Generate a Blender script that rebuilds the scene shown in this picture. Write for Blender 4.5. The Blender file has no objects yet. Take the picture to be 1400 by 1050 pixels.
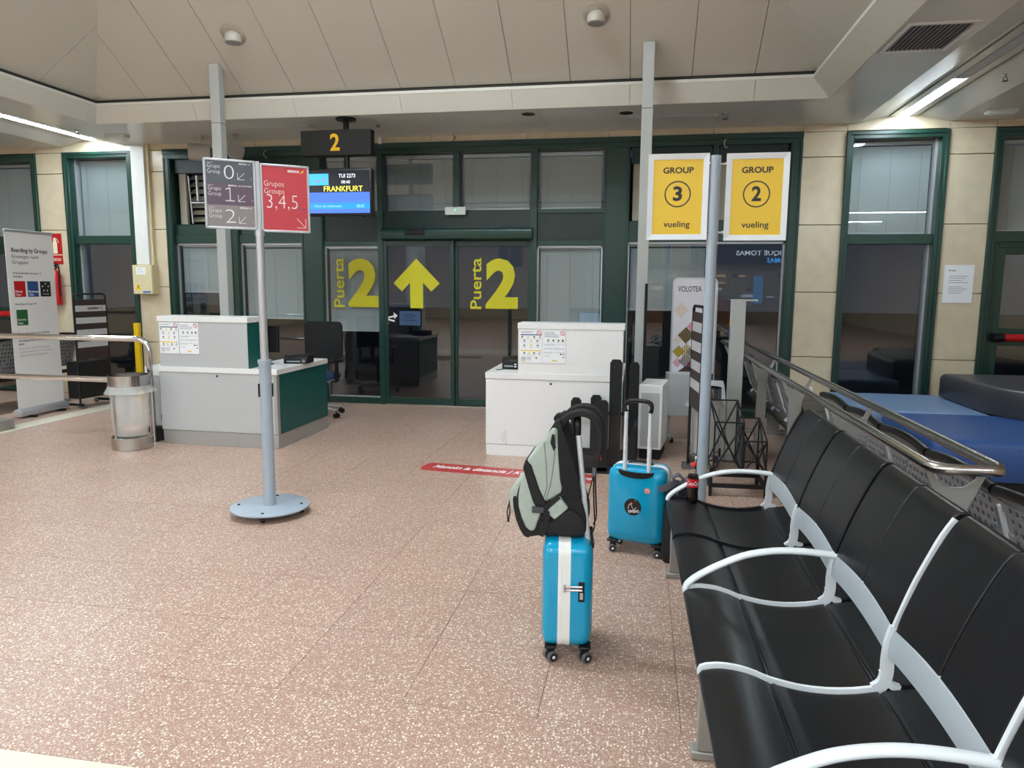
import bpy, bmesh, math, random
from mathutils import Vector, Matrix
random.seed(7)
sc = bpy.context.scene
COL = sc.collection
R = math.radians

# ------------------------------------------------------------------ camera
def cam_rows(yaw, pit, rol):
    cy, sy = math.cos(yaw), math.sin(yaw)
    f = Vector((-sy*math.cos(pit), cy*math.cos(pit), -math.sin(pit)))
    r = Vector((cy, sy, 0.)); u = r.cross(f)
    c, s = math.cos(rol), math.sin(rol)
    return c*r+s*u, -s*r+c*u, f
_r, _u, _f = cam_rows(R(10.05), R(7.74), R(0.42))
cd = bpy.data.cameras.new('camera'); cam = bpy.data.objects.new('camera', cd); COL.objects.link(cam)
cd.sensor_fit = 'HORIZONTAL'; cd.sensor_width = 36; cd.lens = 990/1400*36; cd.clip_start = .05; cd.clip_end = 200
m = Matrix.Identity(4)
for i in range(3):
    m[i][0] = _r[i]; m[i][1] = _u[i]; m[i][2] = -_f[i]
m[0][3], m[1][3], m[2][3] = 0, 0, 1.6
cam.matrix_world = m
sc.camera = cam
# ------------------------------------------------------------------ world, exposure
wd = bpy.data.worlds.new('night'); sc.world = wd; wd.use_nodes = True
bg = wd.node_tree.nodes['Background']; bg.inputs[0].default_value = (.010, .013, .020, 1); bg.inputs[1].default_value = 1
sc.view_settings.view_transform = 'Standard'; sc.view_settings.look = 'None'
sc.view_settings.gamma = 1; sc.view_settings.use_curve_mapping = False
sc.view_settings.exposure = 1.32
LIGHT = 27.0          # radiance of the lit tube diffusers
sc.cycles.use_denoising = True
sc.cycles.max_bounces = 10; sc.cycles.transparent_max_bounces = 24; sc.cycles.glossy_bounces = 5
sc.cycles.sample_clamp_indirect = 6

# ------------------------------------------------------------------ materials
def lin(c):
    return tuple(((x/255)/12.92 if x/255 <= .04045 else ((x/255+.055)/1.055)**2.4) for x in c)
MATS = {}
def mat(name, rgb, rough=.5, metal=0., var=.05, scale=14., bump=0., spec=.5, rand=0.):
    if name in MATS: return MATS[name]
    M = bpy.data.materials.new(name); M.use_nodes = True; nt = M.node_tree; N = nt.nodes; L = nt.links
    b = N['Principled BSDF']; c = lin(rgb)
    b.inputs['Roughness'].default_value = rough; b.inputs['Metallic'].default_value = metal
    b.inputs['Specular IOR Level'].default_value = spec
    tc = N.new('ShaderNodeNewGeometry')
    nz = N.new('ShaderNodeTexNoise'); nz.inputs['Scale'].default_value = scale; nz.inputs['Detail'].default_value = 5
    L.new(tc.outputs['Position'], nz.inputs['Vector'])
    mx = N.new('ShaderNodeMix'); mx.data_type = 'RGBA'
    mx.inputs['A'].default_value = (*[x*(1-var) for x in c], 1); mx.inputs['B'].default_value = (*[min(1, x*(1+var)) for x in c], 1)
    L.new(nz.outputs['Fac'], mx.inputs['Factor'])
    out = mx.outputs['Result']
    if rand:
        oi = N.new('ShaderNodeObjectInfo'); mr = N.new('ShaderNodeMapRange')
        mr.inputs['To Min'].default_value = 1-rand; mr.inputs['To Max'].default_value = 1+rand
        L.new(oi.outputs['Random'], mr.inputs['Value'])
        mu = N.new('ShaderNodeVectorMath'); mu.operation = 'SCALE'
        L.new(out, mu.inputs[0]); L.new(mr.outputs['Result'], mu.inputs['Scale']); out = mu.outputs[0]
    L.new(out, b.inputs['Base Color'])
    if bump:
        bp = N.new('ShaderNodeBump'); bp.inputs['Strength'].default_value = bump; bp.inputs['Distance'].default_value = .01
        L.new(nz.outputs['Fac'], bp.inputs['Height']); L.new(bp.outputs['Normal'], b.inputs['Normal'])
    MATS[name] = M; return M
def emit(name, rgb, k=1.):
    if name in MATS: return MATS[name]
    M = bpy.data.materials.new(name); M.use_nodes = True; nt = M.node_tree
    b = nt.nodes['Principled BSDF']; c = lin(rgb)
    b.inputs['Base Color'].default_value = (*[x*.2 for x in c], 1); b.inputs['Roughness'].default_value = .25
    b.inputs['Emission Color'].default_value = (*c, 1); b.inputs['Emission Strength'].default_value = k if k > 5 else k*.42
    MATS[name] = M; return M
def glass(name, tint=(.9, .93, .92), ior=1.5):
    M = bpy.data.materials.new(name); M.use_nodes = True; nt = M.node_tree; N = nt.nodes; L = nt.links
    N.remove(N['Principled BSDF'])
    t = N.new('ShaderNodeBsdfTransparent'); t.inputs[0].default_value = (*tint, 1)
    g = N.new('ShaderNodeBsdfGlossy'); g.inputs['Roughness'].default_value = .0; g.inputs[0].default_value = (1, 1, 1, 1)
    fr = N.new('ShaderNodeFresnel'); fr.inputs[0].default_value = ior      # reflection on the near face of the sheet only
    ge = N.new('ShaderNodeNewGeometry'); iv = N.new('ShaderNodeMath'); iv.operation = 'SUBTRACT'; iv.inputs[0].default_value = 1; L.new(ge.outputs['Backfacing'], iv.inputs[1])
    mu = N.new('ShaderNodeMath'); mu.operation = 'MULTIPLY'; L.new(fr.outputs[0], mu.inputs[0]); L.new(iv.outputs[0], mu.inputs[1])
    mx = N.new('ShaderNodeMixShader'); L.new(mu.outputs[0], mx.inputs[0]); L.new(t.outputs[0], mx.inputs[1]); L.new(g.outputs[0], mx.inputs[2])
    L.new(mx.outputs[0], N['Material Output'].inputs['Surface'])
    MATS[name] = M; return M
def film(name, rgb, opac):
    M = bpy.data.materials.new(name); M.use_nodes = True; nt = M.node_tree; N = nt.nodes; L = nt.links
    b = N['Principled BSDF']; b.inputs['Base Color'].default_value = (*lin(rgb), 1); b.inputs['Roughness'].default_value = .25
    nz = N.new('ShaderNodeTexNoise'); nz.inputs['Scale'].default_value = 11; nz.inputs['Detail'].default_value = 4
    ge = N.new('ShaderNodeNewGeometry'); L.new(ge.outputs['Position'], nz.inputs['Vector'])
    bp = N.new('ShaderNodeBump'); bp.inputs['Strength'].default_value = .9; bp.inputs['Distance'].default_value = .03
    L.new(nz.outputs['Fac'], bp.inputs['Height']); L.new(bp.outputs['Normal'], b.inputs['Normal'])
    t = N.new('ShaderNodeBsdfTransparent'); mx = N.new('ShaderNodeMixShader'); mx.inputs[0].default_value = opac
    L.new(t.outputs[0], mx.inputs[1]); L.new(b.outputs[0], mx.inputs[2]); L.new(mx.outputs[0], N['Material Output'].inputs['Surface'])
    MATS[name] = M; return M
def terrazzo(name):
    M = bpy.data.materials.new(name); M.use_nodes = True; nt = M.node_tree; N = nt.nodes; L = nt.links
    b = N['Principled BSDF']; ge = N.new('ShaderNodeNewGeometry')
    def chips(scale, r0, r1, keep, col, prev):
        v = N.new('ShaderNodeTexVoronoi'); v.inputs['Scale'].default_value = scale; L.new(ge.outputs['Position'], v.inputs['Vector'])
        mr = N.new('ShaderNodeMapRange'); mr.inputs['From Min'].default_value = r1; mr.inputs['From Max'].default_value = r0
        L.new(v.outputs['Distance'], mr.inputs['Value'])
        sp = N.new('ShaderNodeSeparateColor'); L.new(v.outputs['Color'], sp.inputs[0])
        gt = N.new('ShaderNodeMath'); gt.operation = 'LESS_THAN'; gt.inputs[1].default_value = keep; L.new(sp.outputs[0], gt.inputs[0])
        mu = N.new('ShaderNodeMath'); mu.operation = 'MULTIPLY'; L.new(mr.outputs[0], mu.inputs[0]); L.new(gt.outputs[0], mu.inputs[1])
        mx = N.new('ShaderNodeMix'); mx.data_type = 'RGBA'; L.new(mu.outputs[0], mx.inputs['Factor'])
        if isinstance(prev, tuple): mx.inputs['A'].default_value = (*prev, 1)
        else: L.new(prev, mx.inputs['A'])
        mx.inputs['B'].default_value = (*lin(col), 1); return mx.outputs['Result']
    nz = N.new('ShaderNodeTexNoise'); nz.inputs['Scale'].default_value = 1.3; nz.inputs['Detail'].default_value = 6; L.new(ge.outputs['Position'], nz.inputs['Vector'])
    m0 = N.new('ShaderNodeMix'); m0.data_type = 'RGBA'; L.new(nz.outputs['Fac'], m0.inputs['Factor'])
    m0.inputs['A'].default_value = (*lin((164, 126, 110)), 1); m0.inputs['B'].default_value = (*lin((184, 148, 132)), 1)
    c = chips(210, .35, .5, .55, (196, 170, 152), m0.outputs['Result'])
    c = chips(150, .3, .42, .22, (132, 92, 78), c)
    c = chips(140, .28, .46, .46, (224, 210, 190), c)
    c = chips(82, .27, .42, .40, (240, 230, 212), c)
    oi = N.new('ShaderNodeObjectInfo'); mr = N.new('ShaderNodeMapRange'); mr.inputs['To Min'].default_value = .96; mr.inputs['To Max'].default_value = 1.04
    L.new(oi.outputs['Random'], mr.inputs['Value']); mu = N.new('ShaderNodeVectorMath'); mu.operation = 'SCALE'
    L.new(c, mu.inputs[0]); L.new(mr.outputs[0], mu.inputs['Scale']); L.new(mu.outputs[0], b.inputs['Base Color'])
    b.inputs['Roughness'].default_value = .34; b.inputs['Specular IOR Level'].default_value = .5
    MATS[name] = M; return M

GREEN = mat('green_frame_paint', (25, 60, 51), .32, var=.04)
GREEN_D = mat('green_panel_paint', (20, 43, 39), .4, var=.04)
GREEN_DESK = mat('green_laminate', (10, 84, 80), .4, var=.03)
STONE = mat('cream_limestone', (214, 200, 172), .2, var=.15, scale=7, rand=.03)
STONE_J = mat('stone_joint', (120, 105, 82), .8)
CEIL = mat('ceiling_metal', (216, 214, 203), .5, var=.015, scale=2)
SOFF = mat('soffit_metal', (216, 217, 211), .27, var=.02, scale=2)
GAP = mat('shadow_gap', (60, 57, 52), .9)
BEIGE = mat('pale_marble_strip', (222, 214, 194), .35, var=.06, scale=9)
COLM = mat('column_grey_paint', (176, 178, 174), .45, var=.02)
STEEL = mat('brushed_steel', (190, 188, 184), .24, 1., var=.05)
CHROME = mat('chrome', (225, 225, 225), .08, 1., var=.02)
ALU = mat('anodised_aluminium', (196, 198, 202), .38, .6, var=.03)
STAND = mat('blue_grey_paint', (166, 178, 190), .35, var=.02)
LEGM = mat('warm_grey_metal', (160, 158, 152), .42, .35, var=.03)
WHITE = mat('white_laminate', (232, 232, 230), .35, var=.015)
DESKG = mat('grey_laminate', (186, 188, 188), .38, var=.02)
DESKP = mat('grey_plinth_metal', (168, 166, 162), .35, .3, var=.03)
BLACK = mat('black_plastic', (14, 14, 16), .42, var=.1, spec=.4)
BLACKM = mat('matt_black', (9, 9, 10), .7, var=.1)
SEAT = mat('black_seat_vinyl', (13, 14, 18), .36, var=.06, scale=60, bump=.04, spec=.42)
SEATW = mat('white_seat_frame', (226, 230, 232), .35, var=.02)
BAND = mat('pale_grey_plastic', (172, 181, 186), .42, var=.02)
PERF = mat('grey_perforated_steel', (156, 158, 162), .4, .25, var=.03)
BLUE_L = mat('light_blue_vinyl', (116, 142, 178), .42, var=.04, scale=5)
BLUE = mat('royal_blue_vinyl', (52, 88, 150), .42, var=.04, scale=5)
DARKV = mat('charcoal_vinyl', (62, 63, 66), .38, var=.05, scale=6)
CASE = mat('turquoise_shell', (6, 154, 196), .14, var=.02)
TYRE = mat('grey_rubber', (96, 96, 98), .6)
FAB_G = mat('sage_grey_nylon', (168, 178, 168), .75, var=.10, scale=40, bump=.35)
FAB_B = mat('black_nylon', (11, 11, 13), .7, var=.2, scale=45, bump=.4)
YEL = mat('yellow_print', (240, 200, 44), .35, var=.02)
YELV = mat('yellow_vinyl_letter', (214, 206, 24), .5, var=.02)
YELP = mat('yellow_paint', (232, 190, 20), .4)
RED = mat('red_print', (200, 62, 74), .28, var=.02)
REDF = mat('red_floor_vinyl', (188, 62, 60), .45, var=.06)
REDE = mat('red_enamel', (190, 24, 28), .3)
INK = mat('dark_ink', (44, 42, 44), .5)
INKB = mat('black_ink', (14, 14, 14), .5)
WPR = mat('white_print', (240, 240, 238), .5, var=.01)
GREYT = mat('grey_print', (150, 152, 156), .6)
NAVY = mat('slate_print', (84, 88, 98), .3)
PLUM = mat('plum_print', (96, 78, 94), .3)
TAUPE = mat('taupe_print', (142, 132, 134), .3)
BLIND = mat('blind_slat_grey', (178, 183, 188), .5, var=.02)
LOUV = mat('louver_beige', (176, 170, 152), .5)
BOXY = mat('ivory_plastic', (222, 210, 168), .45)
DUCT = mat('white_duct', (228, 228, 224), .45)
BROWN = mat('dark_brown_metal', (58, 46, 44), .5)
PAPER = mat('paper', (238, 240, 242), .6, var=.02)
OUT = mat('night_asphalt', (34, 34, 36), .9)
GLASS = glass('window_glass', ior=1.95); CLEAR = glass('clear_acrylic', (.93, .94, .94), 1.45)
BAG = film('clear_bin_liner', (222, 224, 222), .38)
TUBE = emit('light_tube', (230, 246, 255), LIGHT)
TUBE_C = emit('concourse_tube', (232, 246, 255), LIGHT*1.05)
TUBE_FILL = emit('vault_fill_tube', (232, 246, 255), LIGHT*2.5)  # for the added, unseen tubes that lift the vault
TUBE_OFF = mat('unlit_diffuser', (176, 182, 188), .4)
TERR = terrazzo('pink_terrazzo')

# ------------------------------------------------------------------ mesh helpers
def spline(P, n=6, closed=False):
    P = [Vector(p) for p in P]; out = []; k = len(P)
    rng = range(k if closed else k-1)
    for i in rng:
        if closed: a, b, c, d = P[(i-1) % k], P[i], P[(i+1) % k], P[(i+2) % k]
        else: a, b, c, d = P[max(i-1, 0)], P[i], P[i+1], P[min(i+2, k-1)]
        for j in range(n):
            t = j/n
            out.append(.5*((2*b)+(c-a)*t+(2*a-5*b+4*c-d)*t*t+(3*b-a-3*c+d)*t**3))
    if not closed: out.append(P[-1])
    return out
def rrect(w, h, r, n=5):
    o = []
    for cx, cy, a0 in ((w/2-r, h/2-r, 0), (-w/2+r, h/2-r, 90), (-w/2+r, -h/2+r, 180), (w/2-r, -h/2+r, 270)):
        for i in range(n+1):
            a = R(a0+90*i/n); o.append((cx+r*math.cos(a), cy+r*math.sin(a)))
    return o
TXT = {}
def text_geo(s, offset=0.):
    k = (s, offset)
    if k in TXT: return TXT[k]
    c = bpy.data.curves.new('t', 'FONT'); c.body = s; c.size = 1; c.offset = offset; c.resolution_u = 3; c.fill_mode = 'FRONT'
    o = bpy.data.objects.new('t', c); COL.objects.link(o)
    me = bpy.data.meshes.new_from_object(o.evaluated_get(bpy.context.evaluated_depsgraph_get()))
    vs = [tuple(v.co) for v in me.vertices]; fs = [tuple(p.vertices) for p in me.polygons]
    bpy.data.objects.remove(o); bpy.data.curves.remove(c); bpy.data.meshes.remove(me)
    xs = [v[0] for v in vs]; ys = [v[1] for v in vs]
    TXT[k] = (vs, fs, (min(xs), max(xs), min(ys), max(ys))); return TXT[k]
class MB:
    def __init__(s): s.v = []; s.f = []; s.mi = []; s.m = 0; s.X = None
    def add(s, vs, fs):
        n = len(s.v)
        s.v += [tuple(s.X @ Vector(v)) if s.X else tuple(v) for v in vs]
        s.f += [tuple(i+n for i in f) for f in fs]; s.mi += [s.m]*len(fs); return s
    def box(s, x0, x1, y0, y1, z0, z1):
        vs = [(x, y, z) for x in (x0, x1) for y in (y0, y1) for z in (z0, z1)]
        return s.add(vs, [(0, 1, 3, 2), (4, 6, 7, 5), (0, 4, 5, 1), (2, 3, 7, 6), (0, 2, 6, 4), (1, 5, 7, 3)])
    def rings(s, rs, caps=True, closed=False):
        n = len(rs[0]); vs = [p for r in rs for p in r]; fs = []
        k = len(rs)
        for i in range(k if closed else k-1):
            for j in range(n):
                a, b = i*n+j, i*n+(j+1) % n; c, d = ((i+1) % k)*n+(j+1) % n, ((i+1) % k)*n+j
                fs.append((a, b, c, d))
        if caps and not closed: fs += [tuple(range(n))[::-1], tuple((k-1)*n+j for j in range(n))]
        return s.add(vs, fs)
    def prism(s, poly, ax, a, b):
        def P(p, t):
            return (t, p[0], p[1]) if ax == 'x' else (p[0], t, p[1]) if ax == 'y' else (p[0], p[1], t)
        return s.rings([[P(p, a) for p in poly], [P(p, b) for p in poly]])
    def tube(s, pts, r, n=10, r2=None, up=(0, 0, 1), closed=False, caps=True):
        pts = [Vector(p) for p in pts]; rs = []; N = len(pts)
        if r2 is None:
            ref = None
        for i, p in enumerate(pts):
            if closed: t = pts[(i+1) % N]-pts[i-1]
            else: t = pts[min(i+1, N-1)]-pts[max(i-1, 0)]
            t.normalize()
            if r2 is None:
                if ref is None:
                    ref = Vector((0, 0, 1)) if abs(t.z) < .9 else Vector((1, 0, 0))
                a = (ref-t*ref.dot(t)).normalized(); ref = a
            else:
                u = Vector(up); a = (u-t*u.dot(t)).normalized()
            b = t.cross(a)
            rr = r[i] if isinstance(r, (list, tuple)) else r
            q = rr if r2 is None else r2
            rs.append([tuple(p+a*(q*math.cos(2*math.pi*j/n))+b*(rr*math.sin(2*math.pi*j/n))) for j in range(n)])
        return s.rings(rs, caps, closed)
    def strap(s, pts, w, t, up):           # flat bar: half-width w along the normal of path and 'up', half-thickness t
        pts = [Vector(p) for p in pts]; rs = []; N = len(pts)
        for i, p in enumerate(pts):
            T = (pts[min(i+1, N-1)]-pts[max(i-1, 0)]).normalized()
            a = Vector(up); a = (a-T*a.dot(T)).normalized(); b = T.cross(a)
            rs.append([tuple(p+a*w*i1+b*t*j1) for i1, j1 in ((1, 1), (-1, 1), (-1, -1), (1, -1))])
        return s.rings(rs)
    def cyl(s, p0, p1, r0, r1=None, n=18, caps=True):
        p0, p1 = Vector(p0), Vector(p1); t = (p1-p0).normalized()
        ref = Vector((0, 0, 1)) if abs(t.z) < .9 else Vector((1, 0, 0))
        a = (ref-t*ref.dot(t)).normalized(); b = t.cross(a); r1 = r0 if r1 is None else r1
        return s.rings([[tuple(p+a*(r*math.cos(2*math.pi*j/n))+b*(r*math.sin(2*math.pi*j/n))) for j in range(n)] for p, r in ((p0, r0), (p1, r1))], caps)
    def lathe(s, prof, c=(0, 0), n=28, caps=True):
        return s.rings([[(c[0]+r*math.cos(2*math.pi*j/n), c[1]+r*math.sin(2*math.pi*j/n), z) for j in range(n)] for r, z in prof], caps)
    def text(s, t, o, w=None, h=None, u=(1, 0, 0), v=(0, 0, 1), off=0., align='l', shear=0.):
        # lettering on the plane (u, v) from o = lower-left (or centre); w, h = size of the inked box
        vs, fs, bb = text_geo(t, off); W, H = bb[1]-bb[0], bb[3]-bb[2]
        sy = h/H if h else w/W; sx = w/W if w else sy
        U, V, O = Vector(u), Vector(v), Vector(o)
        if align == 'c': O = O-U*(W*sx/2)
        if align == 'r': O = O-U*(W*sx)
        return s.add([tuple(O+U*((a[0]-bb[0])*sx+shear*(a[1]-bb[2])*sy)+V*((a[1]-bb[2])*sy)) for a in vs], fs)
    def quad(s, o, u, v):
        o, u, v = Vector(o), Vector(u), Vector(v); return s.add([o, o+u, o+u+v, o+v], [(0, 1, 2, 3)])
    def line(s, p, q, w, nrm):
        p, q = Vector(p), Vector(q); d = (q-p).normalized(); a = Vector(nrm).cross(d)*(w/2)
        return s.add([p-a, q-a, q+a, p+a], [(0, 1, 2, 3)])
    def ring(s, c, r, w, u, v, n=32):
        c, u, v = Vector(c), Vector(u), Vector(v); P = []; F = []
        for j in range(n):
            a = 2*math.pi*j/n; d = u*math.cos(a)+v*math.sin(a); P += [c+d*r, c+d*(r-w)]
        for j in range(n):
            k = (j+1) % n; F.append((2*j, 2*k, 2*k+1, 2*j+1))
        return s.add(P, F)
    def disc(s, c, r, u, v, n=28):
        c, u, v = Vector(c), Vector(u), Vector(v)
        return s.add([c+u*(r*math.cos(2*math.pi*j/n))+v*(r*math.sin(2*math.pi*j/n)) for j in range(n)], [tuple(range(n))])
    def poly(s, P):
        return s.add(P, [tuple(range(len(P)))])
def obj(name, mb, mats, parent=None, smooth=0, bev=0, seg=2, kind=None, label=None):
    me = bpy.data.meshes.new(name)
    me.from_pydata(mb.v, [], mb.f); mats = mats if isinstance(mats, (list, tuple)) else [mats]
    for m_ in mats: me.materials.append(m_)
    me.polygons.foreach_set('material_index', mb.mi)
    bm = bmesh.new(); bm.from_mesh(me); bmesh.ops.recalc_face_normals(bm, faces=bm.faces); bm.to_mesh(me); bm.free()
    if smooth:
        me.polygons.foreach_set('use_smooth', [True]*len(me.polygons)); me.set_sharp_from_angle(angle=R(smooth))
    me.update()
    o = bpy.data.objects.new(name, me); COL.objects.link(o)
    if parent: o.parent = parent
    if bev:
        b = o.modifiers.new('bevel', 'BEVEL'); b.width = bev; b.segments = seg; b.limit_method = 'ANGLE'; b.angle_limit = R(35)
        me.polygons.foreach_set('use_smooth', [True]*len(me.polygons)); b.harden_normals = False
        me.set_sharp_from_angle(angle=R(50)) if not seg > 2 else None
    if kind: o['kind'] = kind
    elif name in ('print', 'lettering', 'pictogram', 'stickers', 'sticker_print'): o['kind'] = 'stuff'
    if label: o['label'] = label
    return o
def thing(name, label, cat, loc=(0, 0, 0), rz=0, group=None):
    o = bpy.data.objects.new(name, None); COL.objects.link(o); o.location = loc; o.rotation_euler = (0, 0, R(rz)); o.empty_display_size = .1
    o['label'] = label; o['category'] = cat
    if group: o['group'] = group
    return o
def struct(name, loc=(0, 0, 0)):
    o = bpy.data.objects.new(name, None); COL.objects.link(o); o.location = loc; o['kind'] = 'structure'; o.empty_display_size = .1; return o
def copy_tree(o, parent=None):
    c = o.copy(); COL.objects.link(c)
    if parent: c.parent = parent
    for ch in list(o.children): copy_tree(ch, c)
    return c
def B(*a): return MB().box(*a)
UX, UZ, NY = (1, 0, 0), (0, 0, 1), (0, -1, 0)

# ================================================================== SETTING
XL, XR, YF, YB = -14., 9., -16., 9.2          # hall extents
ZS = 3.467                                     # soffit height
# ---- floor
fl = obj('floor', B(XL, XR, YF, YB+.2, -.2, -.007), TERR, kind='structure')
T = .5265; TX0, TY0 = .188, 2.492
tile_me = None
for j in range(0, 13):
    y0 = TY0+j*T
    for i in range(-20, 12):
        x0 = TX0+i*T; y1 = y0+T
        if x0 < -6.668 or x0+T > 1.8 or x0+T < -1.02*y1-.4 or x0 > .52*y1+.3 or y1 > 9.36: continue
        if tile_me is None:
            t0 = obj('tile', B(.0013, T-.0013, .0016, T-.0016, -.0035, 0), TERR, fl, bev=0); tile_me = t0
            t = t0
        else:
            t = t0.copy(); COL.objects.link(t)
        t.location = (x0, y0, 0)
obj('grout', B(-6.66, 1.77, TY0-.001, 9.17, -.0065, -.004), mat('tile_grout', (112, 88, 76), .8), fl)
# terrazzo outside the tiled field and pale marble strips round it
obj('trim_1', B(-6.86, 1.95, TY0-.525-1.2, TY0-.525, -.007, 0), BEIGE, kind='structure')
near = obj('trim_2', B(-6.86, 2.0, TY0-.523, TY0-.001, -.007, 0), TERR, kind='structure')
obj('trim_3', B(-6.93, -6.665, 1.97, 9.18, -.007, .0005), BEIGE, kind='structure')
obj('trim_4', B(1.78, 2.06, 1.97, 9.18, -.007, .0005), BEIGE, kind='structure')
# ---- back wall: backing with openings, stone panels in front
WY = 9.18
piers = [(-14., -9.75), (-8.46, -8.01), (-6.95, -6.472), (1.793, 2.268), (3.35, 3.831), (5.25, 9.)]
wb = obj('wall_back', MB().box(XL, XR, WY+.045, WY+.30, 3.395, 4.2), STONE_J, kind='structure')
for k, (a, b) in enumerate(piers):
    obj('backing', B(a+.01, b-.01, WY+.045, WY+.30, 0, 3.40), STONE_J, wb)
zj = [0, .775, 1.548, 2.332, 3.105, 3.39]
g = .004
for a, b in piers:
    n = max(1, round((b-a)/1.0)); w = (b-a)/n
    for q in range(n):
        for k in range(5):
            obj('stone_panel', B(a+q*w+(g if q else 0), a+(q+1)*w-(g if q < n-1 else 0), WY, WY+.05, zj[k]+g, zj[k+1]-g), STONE, wb, bev=.003, seg=1)
xs = [-14, -12.4, -11, -9.75, -8.46, -8.01, -6.95, -6.472, -5.1, -3.9, -2.7, -1.45, -.45, .78, 1.793, 2.268, 3.35, 3.831, 5.25, 6.6, 7.8, 9]
for a, b in zip(xs, xs[1:]):
    obj('stone_panel', B(a+g*.5, b-g*.5, WY, WY+.05, 3.39+g*.5, 3.60), STONE, wb, bev=.003, seg=1)
# walls behind and beside the camera
obj('wall_left', B(XL-.2, XL, YF, YB+.3, 0, 4.2), STONE, kind='structure')
obj('wall_right', B(XR, XR+.2, YF, YB+.3, 0, 4.2), STONE, kind='structure')
obj('wall_front', B(XL, XR, YF-.2, YF, 0, 4.2), STONE, kind='structure')
obj('ground', B(-40, 40, YB+.3, 60, -.5, -.3), OUT, kind='structure')

# ---- ceiling
ce = obj('ceiling', B(XL, XR, YF, YB+.3, 6.2, 6.3), GAP, kind='structure')
def panel(pts, nrm, mt=CEIL, th=.02, name='ceiling_panel'):
    n = Vector(nrm).normalized(); a = [tuple(Vector(p)) for p in pts]; b = [tuple(Vector(p)+n*th) for p in pts]
    return obj(name, MB().rings([a, b]), mt, ce)
def clip(poly, ax, lo, hi):
    for sgn, lim in ((1, lo), (-1, -hi)):
        out = []
        for i, p in enumerate(poly):
            q = poly[(i+1) % len(poly)]; a, b = sgn*p[ax]-lim, sgn*q[ax]-lim
            if a >= 0: out.append(p)
            if a*b < 0:
                t = a/(a-b); out.append(tuple(p[k]+(q[k]-p[k])*t for k in range(3)))
        poly = out
        if len(poly) < 3: return []
    return poly
XV0, XV1, YV0, YV1, ZV, ZT = -6.36, 1.63, -.15, 7.85, 3.708, 5.82
tx0, tx1, ty0, ty1 = -3.435, -1.165, 3.1, 4.6
slopes = [
    ([(XV0, YV1, ZV), (XV1, YV1, ZV), (tx1, ty1, ZT), (tx0, ty1, ZT)], 0, -5.09, (0, .55, .84)),
    ([(XV0, YV0, ZV), (tx0, ty0, ZT), (tx1, ty0, ZT), (XV1, YV0, ZV)], 0, -5.09, (0, -.55, .84)),
    ([(XV0, YV1, ZV), (tx0, ty1, ZT), (tx0, ty0, ZT), (XV0, YV0, ZV)], 1, .9, (-.6, 0, .8)),
    ([(XV1, YV1, ZV), (XV1, YV0, ZV), (tx1, ty0, ZT), (tx1, ty1, ZT)], 1, .9, (.6, 0, .8))]
for poly, ax, s0, nr in slopes:
    P = .613 if ax == 0 else 1.226
    for k in range(-4, 16):
        q = clip(poly, ax, s0+k*P+.003, s0+(k+1)*P-.003)
        if q: panel(q, nr)
panel([(tx0, ty0, ZT), (tx1, ty0, ZT), (tx1, ty1, ZT), (tx0, ty1, ZT)], (0, 0, 1))
# dark backing over the joints of the vault
bk = MB()
for poly, ax, s0, nr in slopes:
    n = Vector(nr).normalized()*.03; bk.poly([tuple(Vector(p)+n) for p in poly])
obj('vault_backing', bk, GAP, ce)
sk = MB(); e = .012
for (xa, xb, ya, yb) in ((XV0-e-.02, XV0-e, YV0-.03, YV1+.03), (XV1+e, XV1+e+.02, YV0-.03, YV1+.03), (XV0-.03, XV1+.03, YV1+e, YV1+e+.02), (XV0-.03, XV1+.03, YV0-e-.02, YV0-e)):
    sk.box(xa, xb, ya, yb, 3.645, 3.76)
obj('vault_skirt', sk, GAP, ce)
# upstand (fascia) round the vault: raking boards with a small lip
FX0, FX1, FY0, FY1 = -6.41, 1.76, -.19, 7.89
d = .10
def fas(c0, c1, i0, i1, ax, s0, P):
    # c: bottom edge ends, i: top edge ends (inset)
    poly = [(*c0, ZS-.012), (*c1, ZS-.012), (*i1, 3.63), (*i0, 3.63)]
    lip = [(*i0, 3.632), (*i1, 3.632), (*i1, 3.662), (*i0, 3.662)]
    cen = Vector((-2.37, 3.85, 3.6)); nr = (Vector(c0+(3.6,))+Vector(c1+(3.6,)))/2-cen
    nr.normalize()
    for k in range(-6, 18):
        q = clip(poly, ax, s0+k*P+.002, s0+(k+1)*P-.002)
        if q: panel(q, nr, CEIL, .02, 'fascia_board')
    q = [tuple(p) for p in lip]; panel(q, nr, CEIL, .05, 'fascia_lip')
A, Bc, Cc, D = (FX0, FY1), (FX1, FY1), (FX1, FY0), (FX0, FY0)
a_, b_, c_, d_ = (FX0+d, FY1-d), (FX1-.18, FY1-d), (FX1-.18, FY0+d), (FX0+d, FY0+d)
fas(A, Bc, a_, b_, 0, -5.09, .613*2); fas(D, Cc, d_, c_, 0, -5.09, 1.226)
fas(A, D, a_, d_, 1, .35, 1.226); fas(Bc, Cc, b_, c_, 1, .35, 1.226)
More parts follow.
